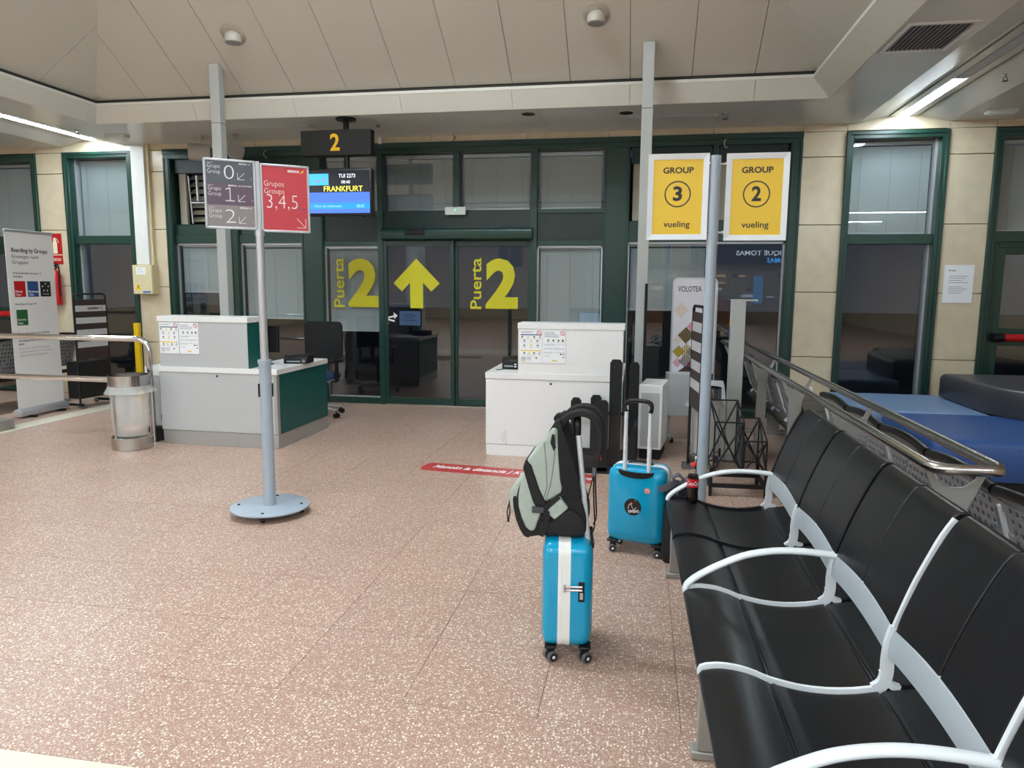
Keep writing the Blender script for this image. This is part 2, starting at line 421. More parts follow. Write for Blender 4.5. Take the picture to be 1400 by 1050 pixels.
# soffit: flat metal panels at ZS, two long shallow coffers that carry the light strips
def soffit(x0, x1, y0, y1, px, py, mt=SOFF):
    nx = max(1, round((x1-x0)/px)); ny = max(1, round((y1-y0)/py))
    for i in range(nx):
        for j in range(ny):
            xa, xb = x0+(x1-x0)*i/nx, x0+(x1-x0)*(i+1)/nx; ya, yb = y0+(y1-y0)*j/ny, y0+(y1-y0)*(j+1)/ny
            obj('soffit_panel', B(xa+.0015, xb-.0015, ya+.0015, yb-.0015, ZS, ZS+.02), mt, ce)
C0 = [(-8.0, -7.72, -7.20, -7.05), (2.37, 2.64, 3.05, 3.35)]
soffit(-7.05, 2.37, FY1, YB, 1.226, 2)
soffit(-7.05, FX0, YF, FY1, 1, 1.226*2); soffit(FX1, 2.37, YF, FY1, 1, 1.226)
soffit(FX0, FX1, YF, FY0, 1.63, 1.9)
soffit(XL, -8.0, YF, YB, 2, 2.5); soffit(3.35, XR, YF, YB, 1.9, 2.5)
for q0, q1, q2, q3 in C0:
    for j in range(10):
        ya = YF+(YB-YF)*j/10; yb = YF+(YB-YF)*(j+1)/10-.003
        obj('coffer_panel', MB().prism([(q0, ZS), (q1, ZS+.065), (q1, ZS+.08), (q0, ZS+.02)], 'y', ya, yb), SOFF, ce)
        obj('coffer_panel', MB().prism([(q3, ZS), (q2, ZS+.065), (q2, ZS+.08), (q3, ZS+.02)], 'y', ya, yb), SOFF, ce)
        c = (q1+q2)/2
        for u0, u1 in ((q1, c-.170), (c-.144, c-.06), (c+.06, c+.144), (c+.170, q2)):
            obj('coffer_panel', B(u0, u1, ya, yb, ZS+.065, ZS+.08), SOFF, ce)
    obj('slot_backing', B(q1, q2, YF, YB, ZS+.10, ZS+.12), INKB, ce)
CXL, CXR = (-7.72-7.20)/2, (2.64+3.05)/2
def strip(label, p0, p1, w=.10, on=True, group=None, thick=.03, tube=None):
    along = 1 if abs(p1[1]-p0[1]) > abs(p1[0]-p0[0]) else 0
    L = abs(p1[along]-p0[along]); t = thing('linear_light', label, 'light', p0, 0, group)
    if along: body = B(-w/2-.008, w/2+.008, 0, L, .004, thick); df = B(-w/2, w/2, .01, L-.01, -.004, .004)
    else: body = B(0, L, -w/2-.008, w/2+.008, .004, thick); df = B(.01, L-.01, -w/2, w/2, -.004, .004)
    obj('housing', body, ALU, t); obj('diffuser', df, (tube or TUBE) if on else TUBE_OFF, t); return t
ZC = ZS+.066
strip('lit light strip in the ceiling coffer near the right window', (CXR, 7.68, ZC), (CXR, 9.12, ZC))
strip('unlit light strip in the right ceiling coffer', (CXR, 5.9, ZC), (CXR, 7.62, ZC), on=False)
strip('second unlit light strip in the right coffer, over the seats', (CXR, 1.2, ZC), (CXR, 5.8, ZC), on=False)
strip('lit light strip in the left ceiling coffer', (CXL, 4.6, ZC), (CXL, 9.1, ZC))
strip('second light strip of the left coffer', (CXL, -2.0, ZC), (CXL, 2.6, ZC))
gl = 'light strips across the concourse ceiling'
for (a, b, y) in ((-12.5, -7.9, -.75), (-6.9, -2.6, -.75), (-2.3, 1.9, -.75), (3.5, 8.2, -.75), (-12, -4.5, -3.4), (-3.5, 6.5, -3.4), (-12, -4.5, -7), (-3.5, 6.5, -7), (-12, -4.5, -11.5), (-3.5, 6.5, -11.5)):
    k_ = {-.75: 'nearest', -3.4: 'second', -7: 'third', -11.5: 'fourth'}[y]
    strip('white light strip of the %s row across the concourse ceiling, %s' % (k_, 'far left' if a < -10 else 'left of centre' if a < -5 else 'at the centre' if a < -2.4 else 'right of centre' if a < 2 and y == -.75 else 'on the right'), (a, y, ZS-.035), (b, y, ZS-.035), .09, True, gl, tube=TUBE_C)

# ---- window builder
def frame_mb(x0, x1, z0, z1, y0, w, dep, step=.018):
    mb = MB()
    for (a, b, c, d2) in ((x0, x0+w, z0, z1), (x1-w, x1, z0, z1), (x0+w, x1-w, z1-w, z1), (x0+w, x1-w, z0, z0+w)):
        mb.box(a, b, y0, y0+dep, c, d2)
    w2 = w*.45                                  # raised outer bead
    for (a, b, c, d2) in ((x0-.004, x0+w2, z0, z1+.004), (x1-w2, x1+.004, z0, z1+.004), (x0+w2, x1-w2, z1-w2, z1+.004)):
        mb.box(a, b, y0-step, y0+.01, c, d2)
    return mb
def pane(par, x0, x1, z0, z1, y):
    return obj('glass_pane', B(x0, x1, y, y+.008, z0, z1), GLASS, par)
def blind(par, x0, x1, z0, z1, y, head=True):
    h = obj('blind', MB().box(x0+.01, x1-.01, y, y+.035, z1-.035, z1).box(x0+.015, x1-.015, y+.008, y+.028, z0, z0+.018), ALU, par)
    s = MB(); n = int((z1-z0-.05)/.026)
    for k in range(n):
        z = z0+.03+k*.026
        s.prism([(y+.010, z-.0136), (y+.012, z-.0136), (y+.022, z+.0136), (y+.020, z+.0136)], 'x', x0+.015, x1-.015)
    obj('slats', s, BLIND, h, kind='stuff')
    c = MB()
    for f in (.13, .5, .87):
        xx = x0+(x1-x0)*f; c.box(xx-.0015, xx+.0015, y+.004, y+.006, z0, z1)
    obj('cord', c, GREYT, h, kind='stuff')
    return h
def simple_window(name, x0, x1, ztop, zmid, blind_z):
    w = struct(name)
    obj('frame', frame_mb(x0, x1, .02, ztop, WY-.02, .075, .24), GREEN, w, bev=.003, seg=1)
    obj('transom', B(x0+.07, x1-.07, WY+.03, WY+.16, zmid-.06, zmid+.055), GREEN, w, bev=.003, seg=1)
    obj('bead', MB().box(x0+.075, x0+.10, WY+.10, WY+.2, .1, ztop-.07).box(x1-.10, x1-.075, WY+.10, WY+.2, .1, ztop-.07), ALU, w)
    pane(w, x0+.09, x1-.09, zmid+.05, ztop-.07, WY+.14); pane(w, x0+.09, x1-.09, .09, zmid-.055, WY+.14)
    blind(w, x0+.10, x1-.10, zmid+.06, ztop-.085, WY+.16)
    if blind_z: blind(w, x0+.10, x1-.10, blind_z, zmid-.06, WY+.16)
    return w
def bar_door(name, x0, x1, zbar):
    w = struct(name)
    obj('frame', frame_mb(x0, x1, .02, 3.37, WY-.02, .085, .24), GREEN, w, bev=.003, seg=1)
    obj('transom', B(x0+.08, x1-.08, WY+.0, WY+.16, 2.13, 2.25), GREEN, w, bev=.003, seg=1)
    lf = obj('door_leaf', frame_mb(x0+.09, x1-.09, .02, 2.13, WY+.04, .14, .06, .012), GREEN, w, bev=.003, seg=1)
    obj('glass_pane', B(x0+.23, x1-.23, WY+.065, WY+.073, .16, 2.0), GLASS, lf)
    obj('push_bar', MB().cyl((x0+.24, WY-.06, zbar), (x1-.24, WY-.06, zbar), .042), REDE, lf, smooth=40)
    obj('bar_end', MB().cyl((x0+.13, WY-.06, zbar), (x0+.245, WY-.06, zbar), .05).cyl((x1-.245, WY-.06, zbar), (x1-.13, WY-.06, zbar), .05)
        .box(x0+.14, x0+.2, WY-.06, WY+.05, zbar-.04, zbar+.04).box(x1-.2, x1-.14, WY-.06, WY+.05, zbar-.04, zbar+.04), BLACK, lf, smooth=40)
    obj('midrail', B(x0+.2, x1-.2, WY+.05, WY+.09, zbar-.10, zbar+.10), GREEN, lf)
    pane(w, x0+.09, x1-.09, 2.24, 3.29, WY+.14); blind(w, x0+.10, x1-.10, 2.26, 3.27, WY+.16)
    return w
bar_door('door_2', -9.75, -8.46, 1.14)
simple_window('window_1', -8.01, -6.95, 3.385, 2.20, None)
simple_window('window_4', 2.268, 3.35, 3.372, 2.17, None)
d3 = bar_door('door_3', 3.831, 5.25, 1.05)
# small green running-man sign seen through / on the right and left doors
for px, pz, par in ((4.30, 1.70, d3),):
    sg = obj('exit_sign', B(px, px+.22, WY+.045, WY+.06, pz, pz+.14), emit('exit_green', (150, 220, 170), .7), par)
    mb = MB().disc((px+.12, WY+.043, pz+.105), .014, UX, UZ).line((px+.06, WY+.043, pz+.04), (px+.12, WY+.043, pz+.09), .02, NY).line((px+.11, WY+.043, pz+.03), (px+.12, WY+.043, pz+.09), .02, NY).line((px+.09, WY+.043, pz+.085), (px+.16, WY+.043, pz+.07), .012, NY)
    obj('pictogram', mb, GREEN_D, par)

# ---- the big glazed front: window_2 (left), door_1 (sliding doors), window_3 (right)
w2 = struct('window_2'); w3 = struct('window_3'); d1 = struct('door_1')
GY = 9.27                                        # glass line
obj('head_rail', MB().box(-6.472, 1.793, WY, WY+.2, 3.27, 3.39).box(-6.472, 1.793, WY-.022, WY+.01, 3.33, 3.395), GREEN, w2, bev=.003, seg=1)
def post(par, x0, x1, z0=0., z1=3.28, y0=WY+.01, y1=WY+.2, bead=True):
    mb = MB().box(x0, x1, y0, y1, z0, z1)
    if bead and x1-x0 > .09: mb.box(x0+.012, x0+.03, y0-.01, y0+.01, z0, z1).box(x1-.03, x1-.012, y0-.01, y0+.01, z0, z1)
    return obj('mullion', mb, GREEN, par, bev=.003, seg=1)
post(w2, -6.472, -6.37, y0=WY-.02); post(w2, -5.535, -5.41); post(w2, -4.50, -4.19); post(w2, -3.43, -3.355)
post(w3, -.50, -.19); post(w3, .785, .85); post(w3, 1.66, 1.793, y0=WY-.02); post(w3, -1.405, -1.325, y0=WY-.005)
for par, x0, x1, zb in ((w2, -6.37, -5.535, 1.47), (w2, -5.41, -4.50, 1.12), (w3, -.19, .785, 1.30), (w3, .85, 1.66, None)):
    obj('transom', MB().box(x0, x1, WY+.03, WY+.19, 2.145, 2.26).box(x0, x1, WY+.055, WY+.19, 2.26, 2.40), GREEN, par, bev=.003, seg=1)
    obj('sill_rail', B(x0, x1, WY+.03, WY+.19, 0, .085), GREEN, par, bev=.003, seg=1)
    pane(par, x0-.005, x1+.005, .08, 2.15, GY)
    obj('bead', MB().box(x0, x0+.018, GY-.03, GY, .085, 2.145).box(x1-.018, x1, GY-.03, GY, .085, 2.145).box(x0, x1, GY-.03, GY, 2.12, 2.145), ALU, par)
    if zb: blind(par, x0+.02, x1-.02, zb, 2.13, GY+.03)
    # tilted-open upper light: dark box head, side jambs, louvre blades and opener rods behind
    obj('upper_head', B(x0+.02, x1-.02, WY+.06, WY+.18, 3.09, 3.27), GREEN_D, par)
    obj('side_jamb', MB().box(x0+.04, x0+.14, WY+.12, WY+.17, 2.41, 3.09).box(x1-.14, x1-.04, WY+.12, WY+.17, 2.41, 3.09), LOUV, par)
    for k in range(7):
        z = 2.45+k*.095
        obj('louvre_blade', MB().prism([(WY+.2, z), (WY+.206, z), (WY+.30, z+.075), (WY+.294, z+.075)], 'x', x0+.14, x1-.06), LOUV, par)
    obj('louvre_back', B(x0, x1, WY+.32, WY+.34, 2.4, 3.2), BLACKM, par)
    rd = MB().cyl((x0+.33, WY+.1, 2.72), (x0+.31, WY+.12, 3.06), .02).cyl((x0+.21, WY+.14, 2.42), (x0+.17, WY+.14, 3.06), .012).cyl((x0+.2, WY+.13, 2.70), (x0+.48, WY+.13, 2.70), .014)
    obj('opener_rod', rd, ALU, par, smooth=40)
# panes beside and above the sliding door
def tall(par, x0, x1, zb):
    pane(par, x0-.005, x1+.005, .08, 2.16, GY); obj('sill_rail', B(x0, x1, WY+.03, WY+.19, 0, .085), GREEN, par, bev=.003, seg=1)
    obj('spandrel_panel', B(x0, x1, WY+.05, WY+.09, 2.15, 2.53), GREEN_D, par)
    obj('transom', MB().box(x0, x1, WY+.035, WY+.19, 2.10, 2.17).box(x0, x1, WY+.035, WY+.19, 2.50, 2.555), GREEN, par, bev=.003, seg=1)
    obj('bead', MB().box(x0, x0+.018, GY-.03, GY, .085, 2.1).box(x1-.018, x1, GY-.03, GY, .085, 2.1).box(x0, x1, GY-.03, GY, 2.08, 2.1).box(x0, x1, GY-.03, GY, .085, .10), ALU, par)
    blind(par, x0+.02, x1-.02, zb, 2.10, GY+.03)
    pane(par, x0-.005, x1+.005, 2.55, 3.28, GY); blind(par, x0+.02, x1-.02, 2.56, 3.25, GY+.03)
tall(w2, -4.19, -3.43, .97); tall(w3, -1.325, -.50, 1.13)
for x0, x1 in ((-3.355, -2.41), (-2.325, -1.405)):
    pane(d1, x0-.005, x1+.005, 2.55, 3.28, GY); blind(d1, x0+.02, x1-.02, 2.56, 3.25, GY+.03)
post(d1, -2.41, -2.325, 2.5, 3.28)
obj('spandrel_panel', B(-3.355, -1.405, WY+.04, WY+.12, 2.30, 2.55), GREEN_D, d1, bev=.003)
op = obj('door_operator', MB().prism(spline([(9.09, 2.19), (9.08, 2.25), (9.095, 2.31), (9.2, 2.325)], 5)+[(9.26, 2.325), (9.26, 2.17), (9.12, 2.17)], 'x', -3.345, -1.375), GREEN, d1, smooth=35)
obj('sensor', B(-3.02, -2.76, 9.05, 9.10, 2.235, 2.30), BLACK, op, bev=.008)
obj('floor_track', B(-3.355, -1.405, WY+.03, WY+.19, 0, .012), STEEL, d1)
def leaf(x0, x1, y):
    l = obj('door_leaf', MB().box(x0, x0+.05, y, y+.045, .015, 2.17).box(x1-.05, x1, y, y+.045, .015, 2.17).box(x0+.05, x1-.05, y, y+.045, 2.10, 2.17).box(x0+.05, x1-.05, y, y+.045, .015, .10), GREEN, d1, bev=.003, seg=1)
    obj('glass_pane', B(x0+.045, x1-.045, y+.018, y+.028, .095, 2.105), GLASS, l); return l
l1 = leaf(-3.36, -2.405, WY+.02); l2 = leaf(-2.415, -1.40, WY+.075)
# vinyl lettering on the glass
yl = GY-.002
def puerta(par, x, y, xs_=0.):
    mb = MB().text('Puerta', (x+.145, y, 1.295), .655, .15, UZ, (-1, 0, 0), .012)
    mb.text('2', (x+.20, y, 1.30), .425, .645, off=.045)
    return obj('lettering', mb, YELV, par)
puerta(w2, -4.085, yl)
puerta(l2, -2.20, WY+.091)
ay = WY+.036; cx = -2.915
obj('arrow_decal', MB().poly([(cx, ay, 1.94), (cx+.315, ay, 1.62), (cx+.20, ay, 1.515), (cx+.088, ay, 1.63), (cx+.088, ay, 1.297), (cx-.088, ay, 1.297), (cx-.088, ay, 1.63), (cx-.20, ay, 1.515), (cx-.315, ay, 1.62)]), YELV, l1)
hd = MB()
for s in (1, -1):
    z = 1.155+.022*s; x = -3.27
    hd.line((x-.05*s, ay, z-.012), (x+.05*s, ay, z+.012), .02, NY); hd.poly([(x+.09*s, ay, z+.018), (x+.035*s, ay, z+.05*s+.01), (x+.045*s, ay, z-.03*s)] if s > 0 else [(x-.09, ay, z-.018), (x-.035, ay, z-.05), (x-.045, ay, z+.03)])
obj('sliding_arrows', hd, WPR, l1)
el = thing('emergency_light', 'small white emergency light with a green LED above the sliding door', 'light', (-2.37, 9.165, 2.485))
obj('housing', B(-.135, .135, -.03, .014, 0, .10), mat('pale_plastic', (206, 214, 206), .4), el, bev=.008)
obj('indicator', MB().disc((0, -.0305, .06), .012, UX, UZ), emit('led_green', (120, 255, 180), 1.5), el)

# ---- two square columns
for lab, x in (('square grey steel column rising behind the left desk', -4.60), ('square grey steel column behind the two yellow posters', -.003)):
    c = thing('steel_column', lab, 'column', (x, 7.51, 0))
    obj('shaft', MB().box(-.055, .055, -.055, .055, 0, 3.935), COLM, c, bev=.006)
    obj('base_plate', B(-.11, .11, -.11, .11, 0, .012), COLM, c)
    obj('joint', B(-.0565, .0565, -.0565, .0565, 3.32, 3.325), GAP, c)
    if x > -1: obj('cable_cover', B(.03, .06, -.08, -.055, .62, 1.63), BLACKM, c)

# ================================================================== THINGS
# ---- black beam bench, built along local y (y = 0 at the joint of the second and third seat from the camera)
def arc_seat():
    return [(.0, .43), (.03, .438), (.06, .441), (.11, .437), (.16, .424), (.2, .409), (.285, .392), (.37, .388), (.45, .396), (.512, .410), (.57, .42), (.63, .43)]
SP = .607
def seat_mesh():
    top = spline([(x, 0, z) for x, z in arc_seat()], 3); top = [(p.x, p.z) for p in top]
    def notch(T_, x0):
        o = []
        for x, z in T_:
            dd = abs(x-x0)
            o.append((x, z-(.006 if dd < .006 else 0)))
        return o
    pts = []
    for x, z in top:
        for nx in (.205, .518):
            if pts and pts[-1][0] < nx-.006 <= x:
                zz = z; pts += [(nx-.006, zz), (nx-.003, zz-.007), (nx+.003, zz-.007), (nx+.006, zz)]
        if all(abs(x-nx) > .0065 for nx in (.205, .518)): pts.append((x, z))
    prof = [(.012, .385), (-.008, .40), (-.010, .418)]+pts+[(.64, .40), (.5, .365), (.35, .352), (.2, .372), (.1, .392)]
    return MB().prism(prof, 'y', .012, SP-.014)
def back_mesh():
    fr = spline([(.545, 0, .60), (.556, 0, .645), (.578, 0, .71), (.606, 0, .785), (.634, 0, .85), (.658, 0, .90), (.682, 0, .942), (.706, 0, .962), (.732, 0, .960), (.752, 0, .940), (.757, 0, .915)], 3)
    fr = [(p.x, p.z) for p in fr]; n = len(fr)
    rear = [(.742, .905), (.71, .905), (.672, .845), (.635, .76), (.60, .66), (.583, .60)]
    mb = MB(); mb.prism(fr+rear, 'y', .014, SP*.5-.003); mb.prism(fr+rear, 'y', SP*.5+.003, SP-.016)
    inn = [(x+.006, z-.003) for x, z in fr]
    mb.prism(inn+rear, 'y', SP*.5-.004, SP*.5+.004); return mb
BX, BY, BR = .217, 2.18, 1.26
bench = thing('beam_bench', 'long bench of black vinyl seats with white arms, in the right foreground', 'bench', (BX, BY, 0), BR)
J = [-2*SP, -SP, 0, SP, 2*SP, 3*SP]
s0 = b0 = l0 = None
for k in range(5):
    y = J[k]
    if s0 is None:
        s0 = obj('seat', seat_mesh(), SEAT, bench, smooth=28, bev=.004); b0 = obj('backrest', back_mesh(), SEAT, bench, smooth=28, bev=.004)
        lp = [(.532, .522), (.545, .515), (.575, .53), (.585, .60), (.57, .612), (.545, .602), (.535, .57)]
        l0 = obj('lumbar_bar', MB().rings([[(px_, .008+(SP-.016)*i/8, pz_+.018*math.sin(math.pi*i/8)) for px_, pz_ in lp] for i in range(9)]), BAND, bench, smooth=50)
        tr = [s0, b0, l0]
    else:
        tr = []
        for o in (s0, b0, l0):
            c = o.copy(); COL.objects.link(c); c.parent = bench; tr.append(c)
    for o in tr: o.location = (0, y, 0)
def seat_frame(y, seat_c, back_c, arm):
    sc_ = [(x, y, z+.001) for x, z in arc_seat() if x <= .515]
    rear = [(.505, y, .408), (.528, y, .43), (.536, y, .465), (.536, y, .51), (.541, y, .56), (.553, y, .608)]
    back = [(.575, y, .68), (.600, y, .752), (.632, y, .83), (.66, y, .893), (.69, y, .945)]
    mats = {'w': SEATW, 'n': SEATW, 'k': BLACK}
    a = obj('seat_frame', MB().strap(spline([(-.004, y, .41)]+sc_, 2), {'w': .006, 'n': .0045, 'k': .009}[seat_c], .009, (0, 1, 0)), mats[seat_c], bench, smooth=50)
    obj('frame_upright', MB().strap(spline(rear, 4), .009, .017, (0, 1, 0)).strap(spline([(.525, y, .47), (.545, y, .43), (.575, y, .418)], 4), .010, .010, (0, 1, 0)), SEATW, bench, smooth=50)
    obj('back_frame', MB().strap(spline([(.549, y, .598)]+back, 3), .007 if back_c == 'w' else .010, .010, (0, 1, 0)), mats[back_c], bench, smooth=50)
    if arm:
        p = spline([(-.003, y, .425), (.010, y, .452), (.055, y, .490), (.13, y, .535), (.222, y, .578), (.33, y, .602), (.437, y, .606), (.553, y, .598)], 6)
        obj('armrest', MB().tube(p, .021, 12, .012, up=(0, 0, 1)), SEATW, bench, smooth=60)
for y, a, b, c in ((J[5], 'k', 'k', 1), (J[4], 'k', 'k', 0), (J[3], 'n', 'k', 1), (J[2], 'w', 'w', 0), (J[1], 'w', 'w', 1), (J[0], 'k', 'k', 0)):
    seat_frame(y, a, b, c)
obj('beam', B(.27, .35, J[0]+.05, J[5]-.03, .285, .35), LEGM, bench, bev=.006)
for y in (J[5]-.05, J[2]+.2, J[0]+.1):
    obj('leg', MB().box(.0, .62, y-.03, y+.03, 0, .03).box(.02, .15, y-.025, y+.025, .03, .385).box(.24, .38, y-.022, y+.022, .03, .29), LEGM, bench, bev=.005)

# ---- benches with perforated steel backs, seen from behind (local: back along y, sitters face +x)
def perf_sheet(x_of, z0, z1, y0, y1, nx, nz, hw, skip):
    mb = MB(); cw = (y1-y0)/nx; ch = (z1-z0)/nz
    def P(y, z): return (x_of(z), y, z)
    for i in range(nx):
        for k in range(nz):
            ya, yb, za, zb = y0+i*cw, y0+(i+1)*cw, z0+k*ch, z0+(k+1)*ch
            if skip(i, k): mb.add([P(ya, za), P(yb, za), P(yb, zb), P(ya, zb)], [(0, 1, 2, 3)]); continue
            cy, cz = (ya+yb)/2, (za+zb)/2; h = hw/2
            mb.add([P(ya, za), P(yb, za), P(yb, zb), P(ya, zb), P(cy-h, cz-h), P(cy+h, cz-h), P(cy+h, cz+h), P(cy-h, cz+h)],
                   [(0, 1, 5, 4), (1, 2, 6, 5), (2, 3, 7, 6), (3, 0, 4, 7)])
    return mb
def steel_bench(label, loc, rz, n, ztop, pad=True, legs_x=(.1, .5)):
    t = thing('steel_bench', label, 'bench', loc, rz)
    W = .625; zb = .47; xo = lambda z: .12*(1-(z-zb)/(ztop-zb))
    first = None
    for k in range(n):
        y = k*W
        if first is None:
            mb = perf_sheet(xo, zb, ztop, .008, W-.008, 13, 9, .022, lambda i, k_: i in (0, 12) or k_ in (0, 8) or (i+k_) % 7 == 5)
            p = obj('back_panel', mb, PERF, t); so = p.modifiers.new('thick', 'SOLIDIFY'); so.thickness = .006
            s = obj('seat', MB().prism([(.06, .40), (.06, .43), (.25, .405), (.45, .41), (.62, .435), (.66, .42), (.64, .385), (.3, .36), (.1, .375)], 'y', .01, W-.01), SEAT, t, smooth=30, bev=.004)
            f = obj('front_pad', MB().prism([(.012, ztop-.02), (.03, ztop+.0), (.16, .52), (.15, .48), (.137, .48)], 'y', .02, W-.02), SEAT, t, smooth=30)
            rl = [(-.006, .012+(W-.024)*i/10, ztop-.004+.022*math.sin(math.pi*i/10)) for i in range(11)]
            r = obj('top_roll', MB().tube(rl, .021, 10), SEAT, t, smooth=60)
            u = obj('side_bracket', MB().strap([(.02, 0, ztop-.06), (.10, 0, zb+.06), (.135, 0, zb-.0), (.10, 0, .43)], .012, .012, (0, 1, 0)).strap([(.135, 0, .47), (.16, 0, .425), (.2, 0, .415)], .014, .01, (0, 1, 0)), SEATW, t)
            first = [p, s, f, r, u]
            cp = first
        else:
            cp = []
            for o in first:
                c = o.copy(); COL.objects.link(c); c.parent = t; cp.append(c)
        for o in cp: o.location = (0, y, 0)
    c = first[4].copy(); COL.objects.link(c); c.parent = t; c.location = (0, n*W, 0)
    obj('beam', B(.28, .36, .02, n*W-.02, .29, .355), LEGM, t, bev=.005)
    for y in (.25, n*W-.25):
        obj('leg', MB().box(.0, .62, y-.04, y+.04, 0, .035).box(.25, .38, y-.03, y+.03, .035, .30), LEGM, t, bev=.005)
    return t
steel_bench('grey perforated steel bench back to back with the black bench, under the rails', (1.385, 1.72, 0), 1.26, 6, .845)
steel_bench('far perforated steel bench behind the posts, near the glass front', (1.185, 6.0, 0), .8, 4, .83)
lb = steel_bench('perforated steel bench behind the roll-up banner, far left', (-7.62, 8.75, 0), 180, 3, .90)
obj('foot', MB().box(-.86, -.10, 1.98, 2.2, 0, .11).box(-.70, -.10, 2.0, 2.2, .11, .24), LEGM, lb, bev=.006)

# ---- twin steel handrail on Y-posts over the back-to-back benches
hr = thing('twin_handrail', 'twin steel handrail on Y-shaped posts running above the seat backs', 'handrail', (1.10, 2.8, 0), .9)
zr = .955; yN, yF = .0, 6.15; xl, xr = -.042, .198
loop = [(xl, yF, zr)]+[(xl, yF+(yN+.03-yF)*i/8, zr) for i in range(1, 9)]
loop += [(xl+.015, yN-.01, zr), (xl+.045, yN-.02, zr), (xl+.09, yN-.02, zr), (xr-.07, yN-.02, zr), (xr-.02, yN-.01, zr), (xr, yN+.04, zr)]
loop += [(xr, yN+.04+(yF-yN-.04)*i/8, zr) for i in range(1, 9)]
obj('rail', MB().tube(loop, .0215, 14).cyl((xl, yF, zr), (xr, yF, zr), .018), STEEL, hr, smooth=60)
for y in (.09, 1.42, 2.75, 4.12, 6.05):
    cx_ = (xl+xr)/2
    yb = [(xl+.005, zr-.015), (xl+.03, zr-.015)]+[(p.x, p.z) for p in spline([(cx_-.07, 0, zr-.060), (cx_-.035, 0, zr-.088), (cx_, 0, zr-.093), (cx_+.035, 0, zr-.088), (cx_+.07, 0, zr-.060)], 4)]+[(xr-.03, zr-.015), (xr-.005, zr-.015)]
    yb += [(cx_+.05, zr-.17), (cx_+.042, zr-.24), (cx_-.042, zr-.24), (cx_-.05, zr-.17)]
    obj('post', MB().prism(yb, 'y', y-.006, y+.006).box(cx_-.042, cx_+.042, y-.02, y+.02, 0.012, zr-.23).box(cx_-.07, cx_+.07, y-.06, y+.06, 0, .012), LEGM, hr)

# ---- stainless queue rail on the left
q = thing('queue_rail', 'stainless tubular queue rail at left, bending down by the litter bin', 'handrail', (-4.83, 6.46, 0))
obj('top_rail', MB().tube([(-6.5, 0, 1.045), (-3, 0, 1.045), (-.14, 0, 1.045)]+spline([(-.12, 0, 1.045), (-.065, 0, 1.032), (-.018, 0, .99), (0, 0, .925)], 5)+[(0, 0, .5), (0, 0, .0)], .029, 16), CHROME, q, smooth=60)
obj('lower_rail', MB().tube([(-6.5, 0, .625), (-2, 0, .625), (0, 0, .625)], .029, 16), CHROME, q, smooth=60)
for x in (-3.2, -6.3): obj('post', MB().cyl((x, 0, 0), (x, 0, 1.045), .026), CHROME, q, smooth=60)
obj('flange', MB().cyl((0, 0, 0), (0, 0, .012), .06), CHROME, q, smooth=40)

# ---- litter bins with clear liners
def bin_(label, x, y, r, h):
    t = thing('litter_bin', label, 'bin', (x, y, 0))
    obj('base', MB().lathe([(r*.94, 0), (r, .004), (r, .115), (r*.97, .12)], n=32), STEEL, t, smooth=40)
    obj('top_ring', MB().lathe([(r, h-.145), (r, h), (r-.008, h), (r-.008, h-.145)], n=32, caps=False).rings([[(r*math.cos(2*math.pi*j/32), r*math.sin(2*math.pi*j/32), z) for j in range(32)] for z in (h-.145, h)], False), CHROME, t, smooth=40)
    for a in (20, 140, 260): obj('upright', B(r*math.cos(R(a))-.008, r*math.cos(R(a))+.008, r*math.sin(R(a))-.008, r*math.sin(R(a))+.008, .1, h-.14), STEEL, t)
    rs = []
    for z, rr, wob in ((h-.17, r*1.20, .09), (h-.135, r*1.10, .05), (h-.10, r*1.02, .0), (h-.15, r*.97, .02), (h*.62, r*.95, .05), (h*.4, r*.9, .06), (.22, r*.86, .05), (.135, r*.8, .03)):
        rs.append([(rr*(1+wob*math.sin(5*2*math.pi*j/40+z*9)+wob*.6*math.sin(11*2*math.pi*j/40))*math.cos(2*math.pi*j/40), rr*(1+wob*math.sin(5*2*math.pi*j/40+z*9))*math.sin(2*math.pi*j/40), z) for j in range(40)])
    obj('liner', MB().rings(rs, False).disc((0, 0, .136), r*.8, UX, (0, 1, 0)), BAG, t, smooth=80)
    return t
bl = bin_('steel litter bin with clear liner beside the left desk', -4.87, 6.20, .185, .72)
obj('rubbish', MB().lathe([(.01, .14), (.08, .15), (.10, .19), (.06, .23), (.01, .24)], (.03, -.02), 10), mat('crumpled_paper', (206, 170, 150), .7), bl, smooth=60)
bin_('litter bin with clear liner behind the poster pole', .585, 6.56, .135, .72)

